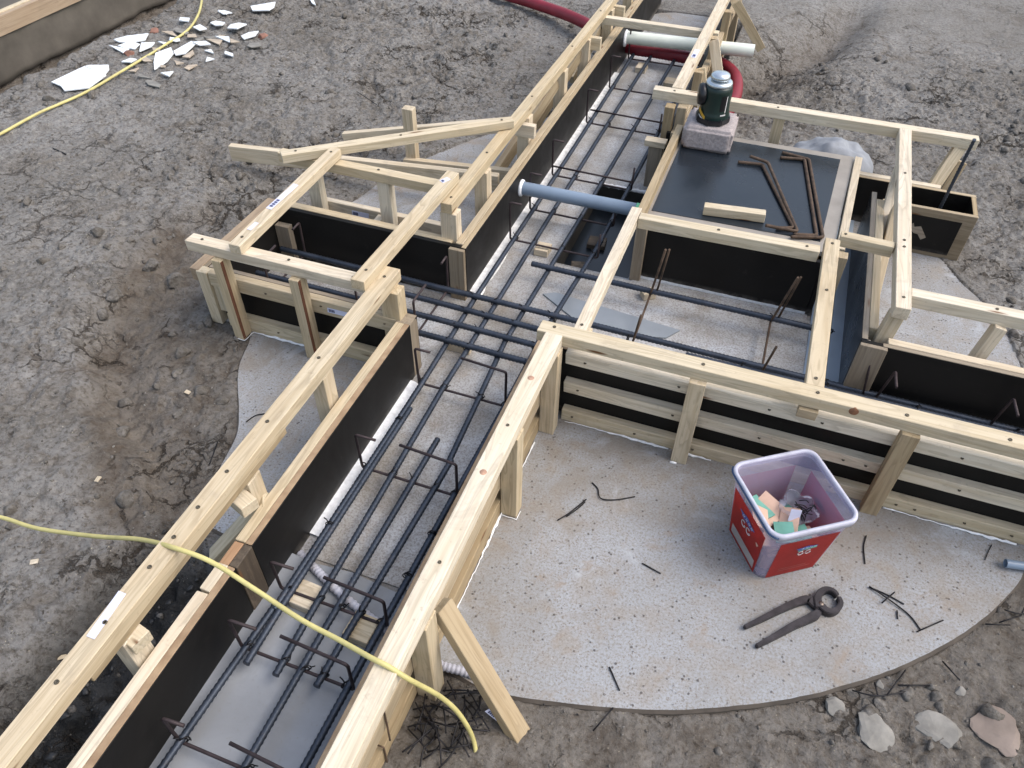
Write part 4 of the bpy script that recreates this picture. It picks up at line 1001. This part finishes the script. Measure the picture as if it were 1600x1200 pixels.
for s_ in range(4):
    p_ = panel(s_, .004, .186, -.070, .070, .0008, RED, 'card_sleeve', du=.012)
    swirl(s_, 1.0 if s_ == 3 else .8, 0 if s_ == 3 else .005, .115, .0016, p_)
    if s_ == 3: panel(s_, .016, .052, -.060, .064, .0016, WHITE, 'white_bar', p_)
    else: panel(s_, .030, .034, -.045, .050, .0016, simple('faded_print', (.56, .16, .14), .6), 'faded_line', p_); panel(s_, .040, .044, -.045, .035, .0016, simple('faded_print2', (.56, .16, .14), .6), 'faded_line', p_)
L = [Vector((x, y, H1-.004)) for x, y in rrect(.123, .034)]
obj('navy_seal', tube_bm(L[10:19], .0026, 6), NAVY, T, mwt)
# contents of the tub
zt = .02
def inside(u, v, z): return (mwt @ Vector((u, v, z)))
chips = [(u*1.08, v*1.12+.0, z+.045, a, m) for u, v, z, a, m in [(-.055, .0, .085, .4, PEACH), (-.03, -.05, .10, 1.2, TEAL), (-.04, .05, .07, .2, TEAL), (0.0, -.02, .095, .9, PEACH), (-.062, -.045, .075, -.3, PEACH), (.01, -.065, .085, 1.5, TEAL), (-.02, .03, .09, 2.0, PEACH), (.02, .02, .06, .5, TEAL), (-.05, .03, .095, 1.9, TEAL), (.03, -.05, .07, .1, PEACH), (-.068, .0, .105, 1.1, PEACH)]]
for u, v, z, a, m in chips:
    bm = prism([(-.036, -.024), (.037, -.025), (.036, .023), (-.035, .025)], -.0025, .0025)
    o = obj('paper_chip', bm, m, None, Matrix.Translation(inside(u, v, z*1.0)) @ Matrix.Rotation(a+AN, 4, 'Z') @ Matrix.Rotation(random.uniform(-.5, .5), 4, 'X') @ Matrix.Rotation(random.uniform(-.35, .35), 4, 'Y'))
    tag(o, ('teal' if m is TEAL else 'peach')+' coloured card chip in the plastic tub', 'card chip', 'card chips in the tub')
o = obj('paper_chip', prism([(-.078, -.075), (.078, -.075), (.078, .075), (-.078, .075)], 0, .075, .01), PEACH, None, mwt @ Matrix.Translation((0, 0, .006)))
o.name = 'chip_pile'; tag(o, 'packed card chips filling the bottom of the tub', 'card chips')
bm = bmesh.new(); bmesh.ops.create_icosphere(bm, subdivisions=4, radius=1)
for v in list(bm.verts):
    p = v.co.copy(); q = .5*fbm(np.array([p.x*2+3]), np.array([p.y*2+p.z*2]), 3)[0]
    v.co = Vector((p.x*.046*(1+q), p.y*.042*(1+q), p.z*.062*(1+q*.6)))
bmesh.ops.delete(bm, geom=[v for v in bm.verts if v.co.z > .035], context='VERTS')
B = thing('plastic_bag', 'clear plastic bag of black wire ties inside the tub', 'bag', inside(.040, .005, .062))
obj('bag_film', bm, BAG, B, Matrix.Translation(inside(.044, .005, .135)) @ Matrix.Rotation(.4, 4, 'X'), smooth=True)
bm = bmesh.new()
for i in range(16):
    a = Vector((random.uniform(-.02, .02), random.uniform(-.02, .02), random.uniform(-.03, .02))); d = Vector((random.uniform(-1, 1), random.uniform(-1, 1), random.uniform(-.2, 1))).normalized()*.035
    tube_bm(crom([a-d*.5, a+Vector((random.uniform(-.008, .008), random.uniform(-.008, .008), .004)), a+d*.5], 4), .0014, 5, bm)
obj('wire_ties', bm, WIRE, B, Matrix.Translation(inside(.052, -.005, .150)))
obj('bag_label', prism([(-.014, -.018), (.014, -.018), (.014, .018), (-.014, .018)], 0, .001), LABEL, B, Matrix.Translation(inside(.012, -.022, .158)) @ Matrix.Rotation(1.2, 4, 'X') @ Matrix.Rotation(.3, 4, 'Y'))

# pliers
T = thing('nipper_pliers', 'dark steel end nippers lying open on the concrete', 'pliers', (.40, 1.23, .01))
def flat(pts, w, z0, z1):
    L = crom([(x, y, 0) for x, y in pts], 8); n = len(L); a = []; b = []
    for i, p in enumerate(L):
        t = (L[min(i+1, n-1)]-L[max(i-1, 0)]).normalized(); nn = Vector((-t.y, t.x, 0)); ww = w(i/(n-1))/2
        a.append((p.x+nn.x*ww, p.y+nn.y*ww)); b.append((p.x-nn.x*ww, p.y-nn.y*ww))
    poly = a+b[::-1]
    bm = bmesh.new(); n2 = len(a)
    V = [[bm.verts.new((*a[i], z0)), bm.verts.new((*b[i], z0)), bm.verts.new((*b[i], z1)), bm.verts.new((*a[i], z1))] for i in range(n2)]
    for i in range(n2-1):
        for k in range(4): bm.faces.new((V[i][k], V[i][(k+1) % 4], V[i+1][(k+1) % 4], V[i+1][k]))
    bm.faces.new(V[0]); bm.faces.new(V[-1][::-1])
    bmesh.ops.recalc_face_normals(bm, faces=bm.faces[:]); bmesh.ops.bevel(bm, geom=[e for e in bm.edges if e.is_manifold and e.calc_face_angle(0) > .7], offset=.0018, segments=2, affect='EDGES')
    return bm
def W2(px, py): v = at(px, py, .012); return (v.x, v.y)
obj('handle', flat([W2(1163, 980), W2(1190, 967), W2(1222, 951), W2(1250, 939), W2(1264, 937), W2(1272, 945), W2(1281, 952)], lambda t: .0095+.013*min(1, t/.62)-.010*max(0, t-.66)*3, .003, .016), TOOL, T)
obj('handle', flat([W2(1182, 1009), W2(1210, 994), W2(1240, 977), W2(1268, 964), W2(1278, 957), W2(1283, 945)], lambda t: .0095+.013*min(1, t/.62)-.010*max(0, t-.66)*3, .001, .014), TOOL, T)
obj('jaw', flat([W2(1279, 951), W2(1277, 937), W2(1281, 927), W2(1291, 922), W2(1302, 925), W2(1308, 932)], lambda t: .021-.011*t, .001, .021), TOOL, T)
obj('jaw', flat([W2(1283, 948), W2(1289, 954), W2(1298, 957), W2(1308, 953), W2(1313, 944), W2(1310, 934)], lambda t: .020-.010*t, .001, .021), TOOL, T)
v = at(1283, 944, .018); obj('pivot', lathe([(.0001, .0035), (.004, .0035), (.0065, .002), (.007, -.004)], 18), simple('pivot_steel', (.16, .13, .11), .4, .7), T, Matrix.Translation((v.x, v.y, .0195)))

# ---- wire scraps
def wirebit(pts, label, group, r=.0019):
    L = crom(pts, 5) if len(pts) > 2 else [Vector(p) for p in pts]
    tag(tube('wire_scrap', L, r, WIRE, None, 6), label, 'wire scrap', group)
def G(px, py, z=.003): v = at(px, py, 0); return (v.x, v.y, z)
def GS(px, py, dz=.006):
    v = at(px, py, -.04); return (v.x, v.y, gh(v.x, v.y)+dz)
gq = 'wire scraps on the slab'
wirebit([G(925, 755), G(934, 765), G(938, 780, .005), G(960, 782), G(992, 777)], 'hooked black wire near the middle of the open slab', gq)
wirebit([G(871, 814), G(890, 802), G(916, 781)], 'upper of two crossed wires left of the hooked one', gq); wirebit([G(885, 809, .006), G(902, 797, .006), G(914, 786, .005)], 'shorter of two parallel wires left of the hooked one', gq)
wirebit([G(1003, 881), G(1032, 897)], 'single straight wire below the hooked one, left of the tub', gq)
wirebit([G(1353, 838), G(1349, 855), G(1351, 882)], 'upright bent wire just right of the tub', gq)
wirebit([G(1357, 918), G(1385, 930), G(1412, 945)], 'upper arm of the wire cluster right of the pliers', gq)
wirebit([G(1357, 918, .006), G(1390, 940, .006), G(1420, 962), G(1437, 984)], 'long wire of the cluster right of the pliers', gq)
wirebit([G(1376, 945, .009), G(1396, 928, .009)], 'short wire crossing the cluster right of the pliers', gq); wirebit([G(1401, 955), G(1402, 968)], 'tiny wire tag on the cluster right of the pliers', gq)
wirebit([G(1432, 988), G(1473, 970)], 'straight wire at the tail of the cluster, near slab edge', gq)
wirebit([G(1549, 852), G(1543, 864), G(1538, 876)], 'faint thin wire near the grey pipe end', gq, .0013)
wirebit([G(952, 1043), G(968, 1080)], 'straight wire near the front edge of the slab', gq)
wirebit([G(385, 660), G(400, 650), G(418, 647)], 'curved wire on the slab left of the near left form', gq)
gs = 'wire scraps on the earth'
wirebit([GS(346, 706), GS(334, 740)], 'dark wire on brown earth left of the slab', gs); wirebit([GS(92, 252), GS(112, 262)], 'tiny twig like wire far left on the trodden earth', gs, .003)
for a in (((1464, 1043), (1490, 1074)), ((1393, 1083), (1445, 1081)), ((1376, 1098), (1406, 1058)), ((1358, 1077), (1362, 1098)), ((1325, 1088), (1360, 1099), (1406, 1093))):
    wirebit([GS(*p, .010) for p in a], 'loose black wire on the earth at the lower right slab edge', 'wires at the lower right slab edge')
for a in (((1556, 968), (1580, 974), (1600, 972)), ((1594, 950), (1582, 975)), ((1550, 985), (1582, 976)), ((1528, 988), (1566, 990))):
    wirebit([GS(*p, .012) for p in a], 'tangled black wire on the earth at the right edge', 'wires at the right edge')
for a in (((900, 1125), (930, 1112), (955, 1118)), ((925, 1150), (955, 1118)), ((830, 1095), (850, 1110)), ((560, 160), (590, 175))):
    wirebit([GS(*p, .010) for p in a], 'stray black wire on the earth below the slab', 'wires below the slab')
rr = random.Random(5)
for i in range(46):
    a = rr.uniform(0, 6.28); q = rr.random()**.6; cx, cy = 695+q*62*math.cos(a)-8*q, 1135+q*60*math.sin(a)
    th = rr.uniform(0, 3.14); Ln = rr.uniform(14, 34); k_ = rr.uniform(-5, 5)
    z_ = .012+.03*(1-q)*rr.random()
    try: P3 = [GS(cx-math.cos(th)*Ln, cy-math.sin(th)*Ln, z_), GS(cx+k_, cy+k_, z_+.008), GS(cx+math.cos(th)*Ln, cy+math.sin(th)*Ln, z_)]
    except Exception: continue
    if min(p[0] for p in P3) < -.46: P3 = [(p[0]+.06, p[1], p[2]) for p in P3]
    wirebit(P3, 'black wire offcut in the heap by the foot brace', 'wire offcuts heaped by the foot brace', .0021)
for a in (((745, 1068), (733, 1100)), ((645, 1100), (668, 1140), (690, 1165)), ((740, 1092), (765, 1096), (790, 1100))):
    wirebit([GS(*p, .012) for p in a], 'longer black wire sticking out of the heap by the foot brace', 'wire offcuts heaped by the foot brace')

# ---- broken white tiles
def shard(pix, mat, label, group, z=.012, th=.006):
    V = [at(px, py, .02) for px, py in pix]; c = sum(V, Vector())/len(V)
    z0 = max(gh(v.x, v.y) for v in V+[c])+z*.4
    tx, ty = random.uniform(-.03, .03), random.uniform(-.03, .03)
    bm = prism([(v.x-c.x, v.y-c.y) for v in V], 0, th)
    tag(obj('tile_shard', bm, mat, None, Matrix.Translation((c.x, c.y, z0)) @ Matrix.Rotation(tx, 4, 'X') @ Matrix.Rotation(ty, 4, 'Y')), label, 'tile shard', group)
sg = 'broken tiles on the trodden earth'
S = [([(81, 130), (133, 104), (150, 112), (167, 120), (140, 141), (102, 145), (96, 137)], TILE, 'largest white shard with faint marks, nearest the yellow cable'),
     ([(134, 106), (141, 104), (170, 103), (171, 110), (164, 119)], TILE, 'white shard tucked behind the largest one'),
     ([(179, 66), (200, 60), (233, 56), (228, 67), (205, 71), (187, 70)], TILE, 'long white shard beside the brown excavation edge'),
     ([(186, 77), (205, 70), (220, 74), (212, 82), (195, 80)], TILE, 'white shard just under the long one'),
     ([(172, 76), (190, 80), (204, 82), (194, 88)], TILE, 'narrow pointed white shard left in the heap'),
     ([(222, 71), (243, 70), (238, 76), (219, 84)], TILE, 'white shard right of the long one'),
     ([(244, 86), (268, 77), (272, 86), (262, 98), (242, 111), (241, 100)], TILE, 'big angular white shard in the middle of the heap'),
     ([(272, 83), (300, 68), (308, 71), (290, 87), (275, 89)], TILE, 'white shard resting along the yellow cable'),
     ([(285, 91), (302, 81), (304, 86), (296, 92)], TILEB, 'cream shard below the one along the cable')]
for a in S: shard(a[0], a[1], a[2], sg)
rs = random.Random(12)
spots = [(313, 48), (318, 73), (328, 81), (326, 93), (358, 84), (352, 63), (370, 47), (341, 43), (289, 36), (352, 24), (275, 65), (258, 69), (227, 96), (236, 92), (295, 106), (205, 97), (255, 107), (210, 110), (240, 133), (222, 120), (300, 60), (330, 60), (345, 58), (366, 68), (395, 73), (262, 118), (280, 100), (335, 35), (315, 66), (245, 80), (268, 55), (390, 58), (338, 68), (285, 52)]
for i, (px, py) in enumerate(spots):
    n = rs.randint(3, 5); r0 = rs.uniform(8, 15) if i < 8 else rs.uniform(5, 11); a0 = rs.random()*6; st = rs.uniform(-.5, .5)
    pix = [(px+r0*q_*math.cos(a0+2*math.pi*k/n)*1.3, py+r0*.42*q_*math.sin(a0+2*math.pi*k/n)-st*r0*.8*q_*math.cos(a0+2*math.pi*k/n)) for k, q_ in [(k, rs.uniform(.5, 1.3)) for k in range(n)]]
    m = TILE if i < 12 else rs.choice([TILE, TILEB, TILEB, STONE, STONE])
    shard(pix, m, {TILE: 'small white shard among the tile heap', TILEB: 'small buff coloured shard among the tile heap', STONE: 'small grey shard among the tile heap'}[m], {TILE: 'small white shards in the tile heap', TILEB: 'small buff shards in the tile heap', STONE: 'small grey shards in the tile heap'}[m])
shard([(393, 17), (432, 11), (430, 19), (422, 24), (396, 24)], TILE, 'lone white shard beyond the heap towards the top', sg); shard([(341, 22), (352, 21), (364, 25), (350, 27)], TILE, 'flat white sliver right of the yellow cable', sg)
shard([(484, 1), (490, 2), (494, 11), (488, 8)], TILE, 'tiny white shard at the top edge', sg)
def rock(px, py, r, mat, label, group, zb=.0, sq=.6, name='stone', cat='stone', seed=0):
    v = at(px, py, zb); z = gh(v.x, v.y); R_ = random.Random(seed+int(px*7+py)); bm = bmesh.new(); bmesh.ops.create_icosphere(bm, subdivisions=3, radius=1); o_ = R_.random()*50
    st = (R_.uniform(.8, 1.25), R_.uniform(.7, 1.1), sq); pl = [(Vector((R_.uniform(-1, 1), R_.uniform(-1, 1), R_.uniform(-.3, 1))).normalized(), R_.uniform(.55, .85)) for _ in range(7)]
    for q in bm.verts:
        p = q.co.copy()
        for nrm, dd in pl:
            e = p.dot(nrm)-dd
            if e > 0: p -= nrm*e
        s_ = 1+.22*fbm(np.array([p.x*1.6+o_]), np.array([p.y*1.6+p.z*1.3]), 3)[0]
        q.co = Vector((p.x*st[0], p.y*st[1], p.z*st[2]))*s_*r
    tag(obj(name, bm, mat, None, Matrix.Translation((v.x, v.y, z+r*sq*.05)) @ Matrix.Rotation(R_.random()*3, 4, 'Z')), label, cat, group)
rock(241, 54, .040, BRICK, 'red brick piece at the top of the tile heap', 'brick pieces', name='brick_piece', cat='brick'); rock(204, 93, .040, BRICK, 'red brick piece under the yellow cable', 'brick pieces', name='brick_piece', cat='brick')
rock(410, 60, .035, BRICK, 'faint brick piece right of the tile heap', 'brick pieces', name='brick_piece', cat='brick')
for px, py, r, lb in ((1460, 1148, .052, 'large pale flat stone at the bottom right'), (1360, 1150, .050, 'grey lump left of the large pale stone'), (1350, 1107, .020, 'small round stone under the slab edge'), (1372, 1110, .022, 'flat stone beside the small round one'), (1497, 1086, .020, 'small pale stone right of the wires'),
                      (1300, 1108, .028, 'pale flat slab of earth at the slab edge'), (1330, 1086, .014, 'tiny stone touching the slab edge'), (1372, 1077, .014, 'tiny pale stone among the wires')):
    rock(px, py, r, STONE if 'pale' in lb else CLOD, lb, 'stones at the lower right', -.03, .30)
rock(1558, 1150, .060, simple('pinkish_rubble', (.205, .165, .14), .9, 0, .3, 9, .5), 'flat reddish rubble at the bottom right corner', 'brick pieces', -.03, .16, 'brick_piece', 'brick')
for px, py, r, lb in ((272, 440, .043, 'round clod near the left corner of the branch box'), (238, 420, .045, 'dark clod left of the round one'), (180, 468, .040, 'pale jagged clod on the left bank'), (278, 640, .025, 'dark round stone in the brown trough'), (326, 503, .03, 'dark clod at the foot of the box end'), (275, 578, .022, 'small grey clod in the brown trough'), (255, 315, .04, 'clod above the branch box'),
                      (520, 285, .022, 'small pale stone behind the branch box'), (28, 62, .03, 'pale clod near the footing')):
    rock(px, py, r, CLOD, lb, 'clods on the left', 0, .6, 'clod', 'clod')

for px, py, lb in ((293, 612, 'pale wood chip in the brown trough'), (163, 765, 'pale wood chip low on the left bank'), (65, 893, 'small wood chip left of the wet pit'), (86, 1013, 'tiny wood chip near the bottom left corner')):
    v = at(px, py, .0); bm = prism([(-.010, -.006), (.009, -.007), (.011, .005), (-.008, .007)], 0, .003)
    tag(obj('wood_chip', bm, PINE, None, Matrix.Translation((v.x, v.y, gh(v.x, v.y)+.004)) @ Matrix.Rotation(px*.3, 4, 'Z') @ Matrix.Rotation(.2, 4, 'X')), lb, 'wood chip', 'wood chips on the earth')
# ---- far footing at the top left
T = thing('concrete_footing', 'old concrete footing edged with an orange brown board at the top left', 'footing', (WALLX, 3.5, -.2))
bm = bmesh.new(); nn = 220; Yt = [1.0+i*(5.6/nn) for i in range(nn+1)]; g = []
for y in Yt:
    j = .035*fbm(np.array([y*3.1]), np.array([2.2]), 5, .6)[0]; row = []
    for t in range(9):
        z = .02-(.235+j)*t/8; row.append(bm.verts.new((WALLX+.012*fbm(np.array([y*6]), np.array([z*9+5.]), 4)[0]+.012*t/8, y, z)))
    row.append(bm.verts.new((WALLX-.05, y, row[-1].co.z-.012))); g.append(row)
for i in range(nn):
    for t in range(9): bm.faces.new((g[i][t], g[i+1][t], g[i+1][t+1], g[i][t+1]))
bmesh.ops.recalc_face_normals(bm, faces=bm.faces[:])
obj('footing_face', bm, SOFFIT, T, smooth=True)
bx('footing_top', WALLX-3, WALLX-.028, 1.0, 6.6, .0, .105, SOFFIT, T)
bx('edge_board', WALLX-.027, WALLX+.012, 1.0, 6.6, .020, .120, TANB, T); bx('top_lath', WALLX-.060, WALLX-.027, 1.0, 6.6, .1055, .126, PINEW, T)

# ---- loose clods and grit
def blob_template(seed, sub=1):
    R_ = random.Random(seed); bm = bmesh.new(); bmesh.ops.create_icosphere(bm, subdivisions=sub, radius=1)
    bm.verts.ensure_lookup_table()
    co = np.array([v.co[:] for v in bm.verts]); fc = np.array([[v.index for v in f.verts] for f in bm.faces]); bm.free()
    for _ in range(11):
        nrm = np.array([R_.uniform(-1, 1), R_.uniform(-1, 1), R_.uniform(-.4, 1)]); nrm /= np.linalg.norm(nrm); e = np.maximum(co@nrm-R_.uniform(.38, .7), 0); co = co-e[:, None]*nrm
    co *= 1+np.array([R_.uniform(-.1, .1) for _ in co])[:, None]; return co, fc
TPS = {2: [blob_template(i, 2) for i in range(6)], 1: [blob_template(i, 1) for i in range(6)]}
def scatter(name, label, mat, N, size, region, flat=.65, dens=None, sub=2):
    TP = TPS[sub]
    r_ = np.random.RandomState(len(name)*13+N); xs = r_.uniform(region[0], region[1], N); ys = r_.uniform(region[2], region[3], N)
    h, wt, br, pl = terrain(xs, ys); d = sdf(SLAB, xs, ys)
    keep = (d > .012) & ~((xs > -.97) & (xs < -.41)) & (xs > WALLX+.06)
    if dens is not None: keep &= r_.rand(N) < dens(xs, ys, br, pl)
    xs, ys, h = xs[keep], ys[keep], h[keep]; V = []; F_ = []; off = 0
    sz = size[0]*(size[1]/size[0])**(r_.rand(len(xs))**3.0)
    for i in range(len(xs)):
        co, fc = TP[r_.randint(6)]; a = r_.rand()*6.28; c, s = math.cos(a), math.sin(a); q = co*sz[i]*np.array([1, r_.uniform(.7, 1), flat])
        q = np.stack([q[:, 0]*c-q[:, 1]*s+xs[i], q[:, 0]*s+q[:, 1]*c+ys[i], q[:, 2]+h[i]+sz[i]*.2*flat], -1)
        V.append(q); F_.append(fc+off); off += len(co)
    V = np.concatenate(V); F_ = np.concatenate(F_)
    me = bpy.data.meshes.new(name); me.vertices.add(len(V)); me.vertices.foreach_set('co', V.ravel()); me.loops.add(F_.size); me.loops.foreach_set('vertex_index', F_.ravel())
    me.polygons.add(len(F_)); me.polygons.foreach_set('loop_start', np.arange(0, F_.size, 3)); me.polygons.foreach_set('loop_total', np.full(len(F_), 3)); me.update(); me.validate()
    tag(obj(name, me, mat), label, 'soil crumbs', kind='stuff')
lump = lambda x, y, b, p: np.clip(1-p*1.25, .08, 1)*np.where(fbm(x*2, y*2, 3) > -.1, 1, .35)
scatter('earth_clods', 'loose grey brown clods lying on the dug earth', CLOD, 5200, (.005, .042), (-4.2, 1.6, .1, 5.4), dens=lump)
scatter('fine_crumbs', 'small soil crumbs covering the dug earth', CLOD, 16000, (.0025, .012), (-4.2, 1.6, .1, 5.0), dens=lambda x, y, b, p: np.clip(1.1-p*1.2, .12, 1)*np.where(fbm(x*3+7, y*3, 4) > -.12, 1, .25), sub=1)
scatter('grit', 'pale grit and crumbs scattered over the earth', STONE, 5500, (.0018, .006), (-4.0, 1.5, .1, 4.6), dens=lambda x, y, b, p: np.full(x.shape, .8))
CLODW = simple('wet_earth', (.03, .029, .028), .45, 0, .5, 20, .5)
def wetd(x, y, b, p): return ((x > -1.34) & (x < -.97) & (y < .85)).astype(float)
scatter('wet_rubble', 'black wet crumbly soil beside the near left form', CLODW, 420, (.005, .022), (-1.36, -.97, .0, .85), .45, dens=wetd)

for o in bpy.data.objects:
    if '_w' in o: del o['_w']
